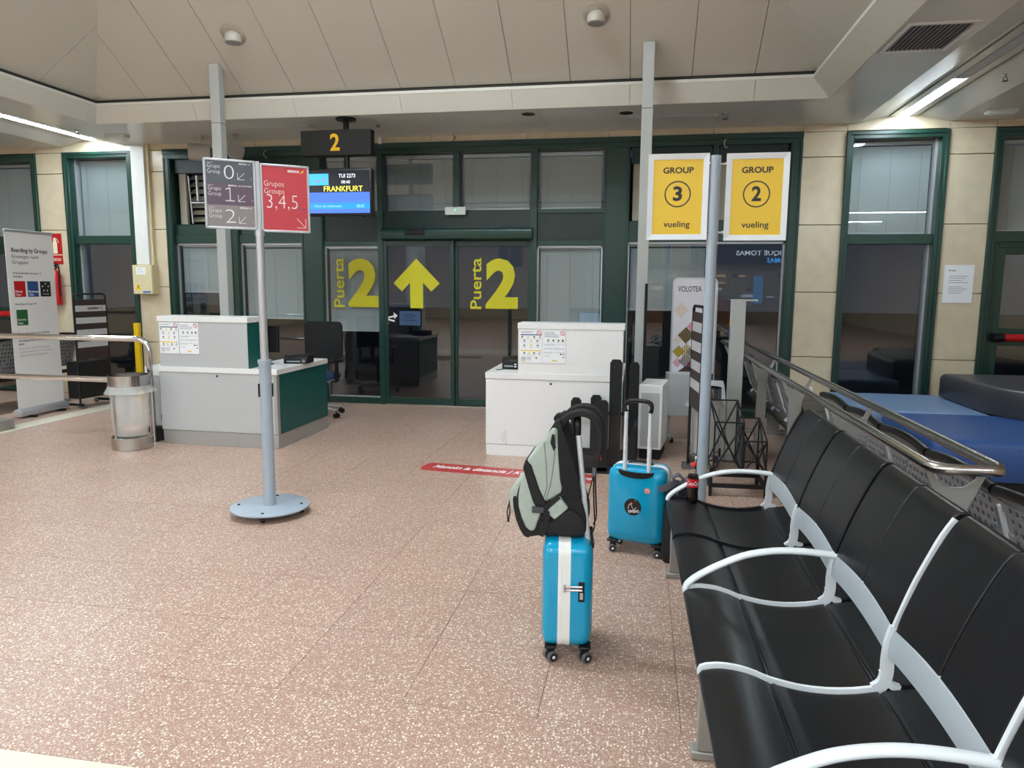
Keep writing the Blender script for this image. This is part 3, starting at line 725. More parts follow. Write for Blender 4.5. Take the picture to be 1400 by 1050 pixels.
# ---- check-in desks
def notice_sheets(par, x0, ztop, y):
    for q_ in range(2):
        xa = x0+q_*.217; w, h = .207, .305
        s = obj('notice', B(xa, xa+w, y-.002, y, ztop-h, ztop), PAPER, par)
        mb = MB(); yy = y-.0026
        def bar(u0, u1, v0, v1, m_): mb.m = m_; mb.quad((xa+u0*w, yy, ztop-v1*h), ((u1-u0)*w, 0, 0), (0, 0, (v1-v0)*h))
        mb.m = 1; mb.ring((xa+.86*w, yy-.0004, ztop-.09*h), .022, .005, UX, UZ, 24); mb.line((xa+.86*w-.014, yy-.0005, ztop-.09*h+.014), (xa+.86*w+.014, yy-.0005, ztop-.09*h-.014), .005, NY)
        if q_ == 0:
            for v in (.05, .075): bar(.05, .62-.1*(v > .06), v, v+.012, 0)
            bar(.03, .97, .135, .165, 2); bar(.03, .97, .615, .645, 3)
            for v, us in ((.21, (.1, .37, .64, .9)), (.33, (.2, .5, .78)), (.47, (.2, .5, .8)), (.70, (.2, .42, .64, .88))):
                for n_, u in enumerate(us):
                    mb.m = (4, 3, 4, 0)[n_ % 4]
                    mb.disc((xa+u*w, yy, ztop-v*h), .0085, UX, UZ, 8) if n_ % 2 else mb.poly([(xa+u*w, yy, ztop-v*h+.011), (xa+u*w-.011, yy, ztop-v*h), (xa+u*w, yy, ztop-v*h-.011), (xa+u*w+.011, yy, ztop-v*h)])
                    bar(u-.08, u+.08, v+.055, v+.065, 0)
            for k in range(4): bar(.06, .26, .82+.03*k, .835+.03*k, 0); bar(.3, .52, .82+.03*k, .83+.03*k, 0)
            bar(.06, .26, .945, .965, 3); mb.m = 4; mb.disc((xa+.74*w, yy, ztop-.85*h), .009, UX, UZ, 8)
        else:
            for k in range(5): bar(.05, .5 if k < 2 else .7, .06+.035*k, .073+.035*k, 0)
            for u in (.22, .45, .68, .87): mb.m = 4 if u < .8 else 5; mb.disc((xa+u*w, yy, ztop-.31*h), .010, UX, UZ, 8); bar(u-.09, u+.09, .36, .368, 0)
            bar(.02, .98, .425, .433, 0); bar(.05, .5, .45, .46, 0)
            for k in range(7): mb.m = 0 if k != 4 else 4; mb.ring((xa+(.1+.13*k)*w, yy, ztop-.56*h), .009, .003, UX, UZ, 10)
            bar(.02, .98, .66, .668, 0); bar(.05, .4, .69, .70, 0); bar(.05, .3, .78, .79, 0)
            bar(.75, .83, .70, .74, 5); bar(.87, .95, .70, .74, 0); bar(.86, .94, .79, .83, 0); bar(.4, .62, .90, .935, 3)
        obj('print', mb, [GREYT, REDE, mat('blue_band', (40, 76, 130), .5), YEL, mat('olive_icon', (110, 112, 60), .5), INK], s)
dl = thing('check_desk', 'grey check-in desk with green sides behind the red group sign', 'desk', (-4.07, 6.42, 0), -.8)
ox = 4.07
obj('lower_body', MB().box(-.63, .2, .02, .62, .14, .73).box(.2, .625, .02, 1.10, .14, .73), DESKG, dl, bev=.003)
obj('front_panel', B(-.635, .60, .0, .022, .145, .728), DESKG, dl, bev=.002)
obj('corner_post', B(.602, .63, .0, .05, .145, .728), DESKP, dl)
obj('side_panel', B(.612, .632, .05, 1.10, .145, .728), GREEN_DESK, dl)
obj('plinth', MB().box(-.628, .2, .006, .6, 0, .142).box(.2, .628, .006, 1.10, 0, .142), DESKP, dl, bev=.003)
obj('worktop', MB().prism([(-.64, -.008), (.64, -.008), (.64, 1.115), (.18, 1.115), (.18, .66), (-.64, .66)], 'z', .73, .782), WHITE, dl, bev=.003)
ub = obj('upper_box', B(-.62, .34, .002, .27, .782, 1.225), DESKG, dl, bev=.002)
obj('upper_side', B(.335, .345, .003, .268, .783, 1.224), GREEN_DESK, dl)
obj('counter_top', B(-.628, .35, -.006, .285, 1.225, 1.28), WHITE, dl, bev=.003)
obj('lock', MB().cyl((0, -.004, .70), (0, .002, .70), .011), INK, dl, smooth=40)
notice_sheets(dl, -.605, 1.218, -.001)
dr = thing('check_desk', 'white check-in desk behind the backpack and suitcases', 'desk', (-.785, 6.6, 0))
obj('lower_body', B(-.63, .63, .02, 1.10, .11, .735), WHITE, dr, bev=.003)
obj('front_panel', B(-.635, .635, .0, .022, .112, .733), WHITE, dr, bev=.002)
obj('plinth', B(-.632, .632, .004, 1.10, 0, .108), WHITE, dr, bev=.002)
obj('worktop', B(-.64, .64, -.008, 1.115, .735, .795), WHITE, dr, bev=.003)
obj('upper_box', B(-.33, .632, .002, .27, .795, 1.205), WHITE, dr, bev=.002)
obj('counter_top', B(-.335, .645, -.004, .285, 1.205, 1.26), WHITE, dr, bev=.003)
obj('side_panel', B(.625, .637, .04, 1.10, .112, .733), GREEN_DESK, dr)
obj('lock', MB().cyl((-.02, -.004, .70), (-.02, .002, .70), .011), INK, dr, smooth=40)
notice_sheets(dr, -.312, 1.198, -.001)
obj('scuff', MB().line((-.46, -.0006, .14), (-.455, -.0006, .24), .004, NY).line((-.44, -.0006, .1), (-.437, -.0006, .25), .003, NY).line((-.48, -.0006, .16), (-.478, -.0006, .22), .003, NY), GREYT, dr)
def reader(label, loc, rz, w, h, scr):
    t = thing('ticket_printer', label, 'device', loc, rz)
    obj('case', MB().prism([(0, 0), (.22, 0), (.22, h), (.03, h), (0, h*.75)], 'x', -w/2, w/2), BLACK, t, bev=.006)
    obj('slot', B(-w*.36, w*.2, -.002, .004, h*.22, h*.36), GREYT, t)
    obj('button', MB().box(w*.28, w*.40, -.003, .01, h*.2, h*.32).box(w*.28, w*.40, -.003, .01, h*.4, h*.52), WPR if scr else GREYT, t)
    return t
reader('black ticket printer on the grey desk worktop', (-3.50, 6.93, .783), 8, .25, .085, False)
pr_ = reader('black ticket printer on the white desk worktop, left of its upper box', (-1.235, 6.85, .796), -6, .16, .11, True)
obj('cable', MB().tube(spline([(-.03, .0, .02), (-.07, -.05, .004), (-.10, -.09, .003), (-.12, -.06, .003)], 6), .004, 6), BLACK, pr_, smooth=60)
for lab, x, y in (('desk monitor on the grey desk, its screen facing the doors', -3.80, 6.79), ('desk monitor on the white desk, its screen facing the doors', -.78, 7.02)):
    t = thing('desk_monitor', lab, 'monitor', (x, y, .783 if x < -2 else .796)); 
    obj('case', B(-.20, .20, -.02, .012, .13, .40), BLACK, t, bev=.005); obj('stand', MB().box(-.03, .03, -.03, -.01, .0, .2).box(-.1, .1, -.09, .07, 0, .012), BLACK, t, bev=.003)
    sc2 = MB().quad((-.185, .0125, .145), (.37, 0, 0), (0, 0, .24)); sc2.m = 1
    for k, (a, b) in enumerate(((-.1, .06), (-.1, .1), (-.1, .04), (-.1, .12))): sc2.quad((a, .0132, .33-.035*k), (b-a, 0, 0), (0, 0, .007))
    obj('screen', sc2, [emit('monitor_blue', (150, 190, 250), 1.3), GREYT], t)
# small cabinets by the desks
t = thing('service_pedestal', 'narrow grey pedestal between litter bin and grey desk', 'cabinet', (-4.86, 6.72, 0))
obj('body', B(-.12, .12, -.12, .16, .14, .66), DESKG, t, bev=.003); obj('top', B(-.13, .13, -.13, .17, .66, .755), WHITE, t, bev=.003)
obj('foot', B(-.13, .135, -.17, .16, 0, .14), BLACKM, t, bev=.004)
obj('cable', MB().tube(spline([(.06, -.125, .55), (.10, -.14, .4), (.05, -.15, .25), (.09, -.16, .15)], 6), .005, 6), BLACK, t, smooth=60)
t = thing('low_cabinet', 'low white cabinet with grey door right of the white desk', 'cabinet', (.10, 6.72, 0), -8)
obj('body', MB().box(-.10, .115, 0, .5, .10, .70), WHITE, t, bev=.003)
obj('door', B(-.075, .09, -.008, .004, .125, .63), DESKG, t, bev=.002); obj('plinth', B(-.09, .1, .03, .48, 0, .10), BLACKM, t)
# black baggage gauge beside the white desk
t = thing('baggage_gauge', 'black baggage gauge with tall side plates and clear panels beside white desk', 'gauge', (-.25, 6.11, 0))
def plate(x0, x1, y, z1):
    w = x1-x0; p = [(x0, .02), (x1, .02), (x1, z1-.03), (x1-.02, z1), (x0+.02, z1), (x0, z1-.03)]
    obj('side_plate', MB().prism(p, 'y', y, y+.03), BLACKM, t, bev=.003)
plate(-.10, -.0, .0, .64); plate(0.0, .105, .1, .98); plate(-.33, -.24, .1, .64); plate(.16, .25, .42, .93); plate(-.18, -.08, .42, .62)
obj('base', MB().box(-.34, .25, .0, .46, .0, .06), BLACKM, t, bev=.004)
obj('rear_frame', MB().box(-.33, .25, .43, .455, .06, .12).box(-.33, .25, .43, .455, .44, .47).box(.215, .25, .03, .45, .40, .43), BLACKM, t)
obj('clear_panel', B(-.0, .235, .06, .066, .06, .50), CLEAR, t); obj('clear_panel', B(-.24, -.0, .06, .066, .06, .44), CLEAR, t)
obj('red_tag', B(-.09, -.05, -.01, -.004, .12, .27), mat('orange_red_tag', (206, 60, 36), .5), t)

# ---- office chair behind the grey desk
t = thing('office_chair', 'dark swivel office chair with blue seat behind the grey desk', 'chair', (-3.88, 8.22, 0), -4)
bp_ = [(a, b) for a, b in rrect(.52, .46, .06)]
obj('backrest', MB().rings([[(a*(1-.02*abs(k)), .20+.02*k-.05*(1-(a/.24)**2)*-1*.6, .915+b) for a, b in bp_] for k in (-1, 1)]), BLACKM, t, bev=.008)
obj('back_stem', MB().strap(spline([(0, .24, .85), (0, .27, .6), (0, .2, .44), (0, .05, .42)], 5), .03, .012, UX), BLACK, t, smooth=50)
obj('seat', MB().rings([[(a, b, z) for a, b in rrect(.48*s, .46*s, .09)] for z, s in ((.44, .9), (.455, 1), (.50, 1), (.525, .94))]), mat('blue_chair_fabric', (42, 66, 106), .8, bump=.2, scale=60), t, smooth=60)
obj('shell', MB().rings([[(a, b, z) for a, b in rrect(.50*s, .48*s, .09)] for z, s in ((.425, .8), (.45, 1), (.457, 1))]), GREYT, t, smooth=60)
for s in (-1, 1):
    obj('armrest', MB().box(s*.27-.035, s*.27+.035, -.14, .12, .665, .695).box(s*.27-.015, s*.27+.015, -.03, .03, .44, .67).box(min(s*.2, s*.285), max(s*.2, s*.285), -.03, .03, .425, .445), BLACK, t, bev=.01)
obj('gas_lift', MB().cyl((0, 0, .10), (0, 0, .43), .025), BLACK, t, smooth=40)
for k in range(5):
    a = R(72*k-18); c, s = math.cos(a), math.sin(a)
    obj('base_arm', MB().tube([(0, 0, .12), (c*.15, s*.15, .11), (c*.32, s*.32, .085)], [.03, .024, .016], 8), ALU, t, smooth=60)
    obj('castor', MB().cyl((c*.32-s*.03, s*.32+c*.03, .03), (c*.32-s*.008, s*.32+c*.008, .03), .03).cyl((c*.32+s*.03, s*.32-c*.03, .03), (c*.32+s*.008, s*.32-c*.008, .03), .03).cyl((c*.32, s*.32, .03), (c*.32, s*.32, .085), .008), BLACK, t, smooth=40)

# ---- two-panel boarding group stand
gs = thing('group_sign', 'grey and red two-panel boarding group sign on a round castored base', 'sign', (-2.53, 4.562, 0), 35)
gs.scale = (1, 1, 1)
obj('base', MB().lathe([(.262, .045), (.268, .05), (.268, .058), (.262, .062)], n=48), STAND, gs, smooth=40)
for a in (70, 160, 250, 340):
    x, y = .215*math.cos(R(a)), .215*math.sin(R(a))
    obj('castor', MB().cyl((x-.012, y, .02), (x+.012, y, .02), .02).cyl((x, y, .02), (x, y, .046), .01).cyl((x, y, .062), (x, y, .068), .009), BLACK, gs, smooth=40)
obj('lower_pole', MB().cyl((0, 0, .06), (0, 0, .90), .041).cyl((0, 0, .90), (0, 0, 1.06), .041).cyl((0, 0, 1.06), (0, 0, 1.085), .046), STAND, gs, smooth=40)
obj('belt_slot', MB().box(-.05, -.036, -.012, .012, .83, .92).box(.036, .05, -.012, .012, .83, .92), BLACK, gs)
obj('upper_pole', MB().cyl((0, 0, 1.08), (0, 0, 1.96), .027), ALU, gs, smooth=40)
obj('spine', MB().box(-.012, .012, -.01, .02, 1.94, 2.40), ALU, gs)
obj('upper_collar', MB().cyl((0, 0, 1.915), (0, 0, 1.95), .032), ALU, gs, smooth=40)
PW, PH = .318, .445
IB = 'IBERIA'
def wing(mb, x, z, s, u=UX, y=0.):          # small slanted swoosh mark
    mb.poly([(x, y, z), (x+.6*s, y, z+.35*s), (x+.95*s, y, z+s), (x+.35*s, y, z+.62*s)])
for side in (-1, 1):
    xa = .014 if side > 0 else -.014-PW
    z0 = 1.945 if side > 0 else 1.955
    fr = MB().box(xa, xa+PW, -.012, .012, z0, z0+.014).box(xa, xa+PW, -.012, .012, z0+PH-.014, z0+PH).box(xa, xa+.014, -.012, .012, z0, z0+PH).box(xa+PW-.014, xa+PW, -.012, .012, z0, z0+PH)
    p = obj('panel_frame', fr, ALU, gs, bev=.002)
    W, H, X, Z = PW-.024, PH-.024, xa+.012, z0+.012
    y = -.0085
    obj('panel_back', B(X, X+W, -.006, .008, Z, Z+H), GREYT, p)
    if side < 0:
        for k, (mt, num) in enumerate(((NAVY, '0'), (PLUM, '1'), (TAUPE, '2'))):
            zt = Z+H*(1-k/3); zb = Z+H*(1-(k+1)/3)
            obj('poster_band', B(X, X+W, -.008, -.006, zb+.0015, zt), mt, p)
            mb = MB(); hh = zt-zb
            mb.text('Grupo', (X+.012, y, zb+hh*.60), .078, .034, off=-.014).text('Group', (X+.012, y, zb+hh*.36), .078, .034, off=-.014)
            if num == '1':
                for p1, p2 in (((X+.145, .19), (X+.145, .81)), ((X+.116, .205), (X+.172, .205)), ((X+.143, .79), (X+.118, .72))): mb.line((p1[0], y, zb+hh*p1[1]), (p2[0], y, zb+hh*p2[1]), .0055, NY)
            else: mb.text(num, (X+.112, y, zb+hh*.19), .062, hh*.62, off=-.02)
            ax_, az = X+.195, zb+hh*.19
            mb.line((ax_, y, az), (ax_+.042, y, az+.042), .003, NY).line((ax_, y, az), (ax_+.042, y, az), .003, NY).line((ax_, y, az), (ax_, y, az+.042), .003, NY)
            mb.text(IB, (X+W-.09+(0 if k != 1 else -.068), y, zt-.019), .055, .010, off=.02); wing(mb, X+W-.030+(0 if k != 1 else -.068), zt-.021, .014, y=y)
            if k == 1: mb.text('BUSINESS', (X+W-.080, y, zt-.019), .066, .009)
            mb.text('Priority', (X+.012, y, zt-.020), .035, .008)
            mb.text(')', (X+W-.016, y, zb+hh*.2), .004, .013)
            obj('lettering', mb, WPR, p)
    else:
        obj('poster_red', B(X, X+W, -.008, -.006, Z, Z+H), RED, p)
        mb = MB(); mb.text('Grupos', (X+.012, y, Z+H*.66), .128, .046, off=-.014).text('Groups', (X+.012, y, Z+H*.545), .128, .046, off=-.014)
        mb.text('3,4,5', (X+.026, y, Z+H*.31), .20, .105, off=-.02)
        ax_, az = X+W-.018, Z+.022
        mb.line((ax_, y, az), (ax_-.058, y, az+.062), .003, NY).line((ax_, y, az), (ax_-.058, y, az), .003, NY).line((ax_, y, az), (ax_, y, az+.062), .003, NY)
        mb.text(IB, (X+W-.127, y, Z+H-.036), .078, .016, off=.03)
        mb.m = 1; wing(mb, X+W-.045, Z+H-.042, .028, y=y)
        mb.m = 2; mb.disc((X+W-.028, y, Z+H*.345), .0085, UX, UZ, 14)
        obj('lettering', mb, [WPR, YEL, mat('blue_badge', (70, 90, 150), .4)], p)

# ---- pole with two yellow posters
yp = thing('poster_stand', 'round grey pole carrying two yellow GROUP posters beside the black bench', 'sign', (.42, 4.75, 0))
obj('pole', MB().cyl((0, 0, .02), (0, 0, 2.40), .0335, n=24), STAND, yp, smooth=40)
obj('groove', MB().box(-.034, .034, -.004, .004, 1.85, 2.402), ALU, yp)
obj('base', MB().lathe([(.18, 0), (.19, .004), (.19, .018), (.17, .024)], n=40), STAND, yp, smooth=40)
for x0, num in ((-.405, '3'), (.066, '2')):
    w, h, z0 = .368, .522, 1.892; b = .034
    x1, z1 = x0+w, z0+h
    if num == '2': z0 -= .006; z1 -= .006
    mb = MB()
    for pts in ([(x0, z0), (x1, z0), (x1-b, z0+b), (x0+b, z0+b)], [(x1, z0), (x1, z1), (x1-b, z1-b), (x1-b, z0+b)], [(x1, z1), (x0, z1), (x0+b, z1-b), (x1-b, z1-b)], [(x0, z1), (x0, z0), (x0+b, z0+b), (x0+b, z1-b)]):
        mb.rings([[(a, -.028+(.006 if i in (2, 3) else 0), c) for i, (a, c) in enumerate(pts)], [(a, -.006, c) for a, c in pts]])
    f = obj('poster_frame', mb, mat('white_frame', (232, 236, 240), .3), yp)
    obj('poster', B(x0+b-.004, x1-b+.004, -.018, -.008, z0+b-.004, z1-b+.004), YEL, f)
    tx = MB(); cx = (x0+x1)/2; y = -.0186; H = h-2*b; Z = z0+b
    tx.text('GROUP', (cx, y, Z+H*.815), .185, .038, off=.03, align='c')
    tx.ring((cx, y, Z+H*.54), .080, .0075, UX, UZ, 48)
    tx.text(num, (cx, y, Z+H*.447), .056, .090, off=.03, align='c')
    tx.text('vueling', (cx, y, Z+H*.07), .160, .049, off=.014, align='c')
    obj('lettering', tx, INK, f)
    xc = x1 if num == '3' else x0; s = 1 if num == '3' else -1
    for z in (z1-.06, z0+.05):
        obj('clamp', MB().cyl((xc-.002*s, -.012, z), (xc+.012*s, -.012, z), .011).cyl((xc+.01*s, -.012, z), (xc+.04*s, -.008, z), .006), CHROME, f, smooth=40)

# ---- gate board and flight monitor on one ceiling tube
gb = thing('gate_board', 'black hanging gate number board with flight monitor below it', 'sign', (-3.372, 8.09, 0))
obj('ceiling_plate', MB().lathe([(.115, ZS-.02), (.115, ZS-.004), (.05, ZS-.001)], n=32), BLACK, gb, smooth=40)
obj('drop_tube', MB().cyl((0, 0, 2.86), (0, 0, ZS-.015), .032), BLACK, gb, smooth=40)
bd = obj('number_board', B(-.53, .315, -.06, .06, 3.055, 3.335), mat('black_board', (14, 12, 12), .6), gb, bev=.004)
obj('number', MB().text('2', (-.115, -.061, 3.105), .115, .19, off=.025, align='c'), mat('amber_print', (236, 180, 20), .4), bd)
mo = obj('monitor', MB().rings([[(a-.10, y_, 2.645+b) for a, b in rrect(w_, h_, .03)] for y_, w_, h_ in ((-.07, .83, .52), (-.065, .84, .53), (.02, .84, .53), (.07, .76, .42))]), BLACK, gb, smooth=40)
obj('bracket', B(-.08, .08, .05, .1, 2.55, 2.9), BLACK, gb)
obj('foot_bar', B(-.2, .2, -.05, .03, 2.365, 2.385), BLACK, mo)
sx0, sx1, sz0, sz1 = -.50, .295, 2.41, 2.885; W, H = sx1-sx0, sz1-sz0; y = -.0715
S = MB()
SCM = [emit('screen_black', (16, 18, 30), 1), emit('screen_blue', (70, 120, 240), 1.15), emit('screen_cyan', (10, 150, 245), 1.2), emit('screen_logo', (70, 190, 250), 1.2), emit('screen_white', (240, 246, 255), 1.4), emit('screen_yellow', (255, 245, 80), 1.4), emit('screen_pink', (190, 90, 170), 1), emit('screen_pale', (150, 220, 255), 1.2)]
def sq(u0, u1, v0, v1, m_, dy=0): S.m = m_; S.quad((sx0+u0*W, y-dy, sz0+v0*H), ((u1-u0)*W, 0, 0), (0, 0, (v1-v0)*H))
sq(0, 1, .49, 1, 0); sq(0, 1, .24, .49, 1); sq(0, 1, .10, .24, 2); sq(0, 1, 0, .10, 1); sq(.03, .38, .66, .93, 3, .0004)
S.m = 4; yt = y-.0008
S.text('TUI 2273', (sx0+.66*W, yt, sz0+.83*H), .20, .042, off=.006, align='c').text('08:40', (sx0+.64*W, yt, sz0+.695*H), .105, .034, off=.004, align='c')
S.m = 5; S.text('FRANKFURT', (sx0+.60*W, yt, sz0+.51*H), .47, .060, off=.008, align='c')
S.m = 7; S.text('Hora de embarque:', (sx0+.16*W, yt, sz0+.125*H), .33, .034, off=.01).text('08:05', (sx0+.80*W, yt, sz0+.13*H), .09, .032, off=.01)
S.m = 6; S.ring((sx0+.21*W, yt, sz0+.79*H), .032, .009, UX, UZ, 20); S.m = 3; S.quad((sx0+.15*W, yt-.0003, sz0+.80*H), (.12*W, 0, 0), (0, 0, .08*H))
S.m = 6; S.text('TUI', (sx0+.28*W, yt, sz0+.75*H), .055, .030, off=.02)
obj('screen', S, SCM, mo)

# ---- turquoise cabin cases (local: handle side +x, length along y)
def suitcase(label, loc, rz, hz, hx_top, wrot=0):
    t = thing('suitcase', label, 'suitcase', loc, rz)
    L, z0, z1 = .345, .072, .535
    def shell(x0, x1, nm, open_lo):
        rs = []; n = 7
        for k in range(n+1):
            f = k/n; x = x0+(x1-x0)*f
            e = f if open_lo else 1-f                  # 0 at zipper, 1 at outer face
            ins = .0 if e < .55 else .048*(1-math.sqrt(max(0, 1-((e-.55)/.45)**2)))
            rs.append([(x, a, (z0+z1)/2+b) for a, b in rrect(L-2*ins, (z1-z0)-2*ins, .055-ins*.5, 6)])
        return obj(nm, MB().rings(rs), CASE, t, smooth=55)
    shell(.012, .107, 'shell', True); shell(-.040, -.107, 'shell', True)
    zb = MB()
    for a, b, s in ((-.040, -.024, .0), (-.022, -.007, .004), (-.005, .012, .0)):
        zb.rings([[(x, p, (z0+z1)/2+q_) for p, q_ in rrect(L+.004-s, z1-z0+.004-s, .056, 6)] for x in (a, b)])
    zb.rings([[(x, p, (z0+z1)/2+q_) for p, q_ in rrect(L-.004, z1-z0-.004, .053, 6)] for x in (-.041, .013)])
    obj('zip_band', zb, mat('white_zip_tape', (236, 236, 232), .55), t, smooth=40)
    for sx in (-.068, .078):
        for sy in (-.135, .135):
            f = obj('wheel_pair', MB().cyl((-.027, 0, .024), (-.011, 0, .024), .024, n=24).cyl((.011, 0, .024), (.027, 0, .024), .024, n=24), TYRE, t, smooth=40, bev=.004)
            f.location = (sx, sy, 0); f.rotation_euler = (0, 0, R(wrot))
            obj('wheel_fork', MB().cyl((-.0285, 0, .024), (.0285, 0, .024), .0165, n=20).prism([(-.018, .07), (.018, .07), (.016, .05), (.008, .028), (-.008, .028), (-.016, .05)], 'x', -.009, .009), BLACK, f, smooth=40)
            obj('hub_cap', MB().cyl((.0286, 0, .024), (.0295, 0, .024), .0075).cyl((-.0295, 0, .024), (-.0286, 0, .024), .0075), WPR, f, smooth=40)
            obj('swivel', MB().cyl((sx, sy, .05), (sx, sy, .085), .017, .026), BLACK, t, smooth=40)
            obj('corner_guard', MB().box(sx-.026, sx+.026, sy-.034, sy+.034, .064, .080), BLACK, t, bev=.01, seg=3)
    # telescopic handle
    hb = .085
    cup = [(p.x, p.y) for p in spline([(-.104, .522, 0), (-.100, .500, 0), (-.070, .482, 0), (0, .474, 0), (.070, .482, 0), (.100, .500, 0), (.104, .522, 0), (.085, .516, 0), (0, .510, 0), (-.085, .516, 0)], 4, True)]
    obj('handle_cup', MB().rings([[(x, a*k, .5+(b-.5)*k) for a, b in cup] for x, k in ((.09, 1), (.1085, 1), (.1115, .95))]), BLACK, t, smooth=40)
    for sy in (-.072, .072):
        dx = hx_top*(1/(hz-.5)); f = lambda z: hb+dx*(z-.5)
        obj('handle_tube', MB().cyl((f(.49), sy, .49), (f(.5+(hz-.5)*.52), sy, .5+(hz-.5)*.52), .013, n=14).cyl((f(.5+(hz-.5)*.5), sy, .5+(hz-.5)*.5), (f(hz-.02), sy, hz-.02), .0112, n=14), mat('silver_tube', (224, 228, 230), .3, .25), t, smooth=40)
    xt = f(hz-.015)
    obj('grip', MB().tube(spline([(xt, -.073, hz-.055), (xt, -.076, hz-.012), (xt, -.055, hz+.008), (xt, 0, hz+.012), (xt, .055, hz+.008), (xt, .076, hz-.012), (xt, .073, hz-.055)], 5), .013, 10, .015, up=(1, 0, 0)), BLACK, t, smooth=60)
    obj('top_handle', MB().strap(spline([(-.015, -.075, z1+.002), (-.015, -.05, z1+.014), (-.015, .05, z1+.014), (-.015, .075, z1+.002)], 5), .014, .004, (1, 0, 0)), BLACK, t, smooth=50)
    return t
c1 = suitcase('turquoise cabin suitcase standing alone with a backpack on top', (-.288, 3.065, 0), 6, 1.035, -.055, -58)
# lock on the narrow side towards the camera
lk = obj('lock_plate', MB().box(.045, .072, -.178, -.170, .285, .372), BLACK, c1, bev=.003)
obj('zip_pullers', MB().cyl((-.008, -.180, .352), (.062, -.181, .354), .0055).cyl((-.008, -.180, .337), (.062, -.181, .339), .0055).cyl((-.012, -.18, .33), (-.012, -.18, .36), .006), CHROME, c1, smooth=40)
obj('dial', MB().box(.052, .065, -.180, -.177, .318, .326).box(.052, .065, -.180, -.177, .308, .316).box(.052, .065, -.180, -.177, .298, .306), ALU, lk)
c2 = suitcase('turquoise cabin suitcase with round black sticker at the end of the bench', (.022, 4.335, 0), -104, .925, 0, 14)
xs_ = .1085
st = MB(); V = (0, 1, 0)
st.disc((xs_, -.012, .300), .052, V, UZ, 36)
obj('round_sticker', st, INKB, c2)
w = MB(); xq = xs_+.0006
w.text('EWEENO', (xq, -.035, .262), .066, .017, (0, .99, .12), (0, -.25, .97), .03)
cat = spline([(xq, -.040, .285), (xq, -.036, .305), (xq, -.028, .318), (xq, -.020, .310), (xq, -.012, .292), (xq, -.002, .285), (xq, .004, .297), (xq, .012, .291)], 4)
for a, b in zip(cat, cat[1:]): w.line(a, b, .0022, (1, 0, 0))
w.m = 1; w.disc((xq, -.020, .321), .006, V, UZ, 10); w.poly([(xq, -.004, .336), (xq, .004, .340), (xq, .006, .348), (xq, .001, .345)])
obj('sticker_print', w, [WPR, mat('orange_print', (230, 130, 60), .5)], c2)
w = MB(); w.disc((xs_, .072, .408), .019, V, UZ, 28); w.m = 1; w.ring((xq, .072, .408), .018, .004, V, UZ, 28); w.text('5E', (xq, .072, .404), .018, .008, V, UZ, .03, 'c'); w.text('ST', (xq, .072, .394), .016, .007, V, UZ, .03, 'c')
obj('pink_sticker', w, [mat('pale_pink_print', (240, 214, 214), .5), REDE], c2)

# ---- backpack hung on the first suitcase's handle, seen from its side (local x: -front .. +back, y: width)
bp = thing('backpack', 'black and sage-grey backpack sitting on the suitcase, strapped over its handle', 'backpack', (-.33, 3.085, .50))
def L_(P): return [(x+.33, z-.5) for x, z in P]
def slab(name, P, y0, y1, mt, bev_, parent=bp, seg=4, smooth=True):
    return obj(name, MB().prism(P, 'y', y0, y1), mt, parent, bev=bev_, seg=seg)
def smoothpoly(P, n=3): return [(p.x, p.z) for p in spline([(x, 0, z) for x, z in P], n, True)]
body = L_([(-.448, .535), (-.40, .541), (-.31, .545), (-.222, .546), (-.203, .60), (-.212, .66), (-.232, .72), (-.268, .885), (-.306, .99), (-.318, 1.045), (-.345, 1.03), (-.372, .985), (-.43, .885), (-.468, .80), (-.494, .742), (-.505, .66), (-.485, .58)])
slab('body', smoothpoly(body), -.125, .125, FAB_B, .035)
main = L_([(-.352, 1.012), (-.330, 1.005), (-.322, .90), (-.312, .79), (-.308, .735), (-.38, .690), (-.40, .70), (-.425, .79), (-.462, .86), (-.428, .902), (-.385, .965)])
slab('side_panel', smoothpoly(main, 2), -.133, .133, FAB_G, .024)
front = L_([(-.462, .84), (-.435, .79), (-.405, .70), (-.392, .655), (-.41, .60), (-.425, .56), (-.46, .575), (-.492, .665), (-.488, .75)])
slab('lower_panel', smoothpoly(front, 2), -.131, .131, FAB_G, .024)
strp = L_([(-.462, .875), (-.436, .850), (-.402, .75), (-.372, .690), (-.355, .668), (-.392, .632), (-.430, .69), (-.452, .76), (-.474, .835)])
slab('side_stripe', strp, -.138, .138, FAB_B, .008, seg=2)
pk = L_([(-.500, .765), (-.478, .79), (-.458, .76), (-.444, .66), (-.428, .60), (-.438, .555), (-.47, .56), (-.512, .625), (-.540, .70), (-.527, .735)])
p_ = slab('front_pocket', smoothpoly(pk, 2), -.112, .112, FAB_G, .03)
slab('pocket_gusset', smoothpoly(L_([(-.520, .69), (-.505, .705), (-.487, .64), (-.455, .575), (-.44, .53), (-.47, .53), (-.505, .60)]), 2), -.117, .117, FAB_B, .012, seg=2)
slab('base_panel', smoothpoly(L_([(-.392, .610), (-.345, .612), (-.30, .655), (-.26, .662), (-.215, .63), (-.203, .585), (-.22, .552), (-.31, .548), (-.375, .552), (-.405, .575)]), 3), -.136, .136, FAB_B, .028)
slab('side_patch', L_([(-.315, .722), (-.278, .672), (-.335, .618), (-.372, .650)]), -.141, .141, FAB_G, .006, seg=2)
slab('back_pad', smoothpoly(L_([(-.316, 1.01), (-.300, .985), (-.262, .875), (-.226, .72), (-.24, .70), (-.31, .72), (-.325, .85), (-.33, .97)]), 3), -.128, .128, mat('black_mesh_fabric', (15, 15, 17), .8, bump=.6, scale=120), .014, seg=3)
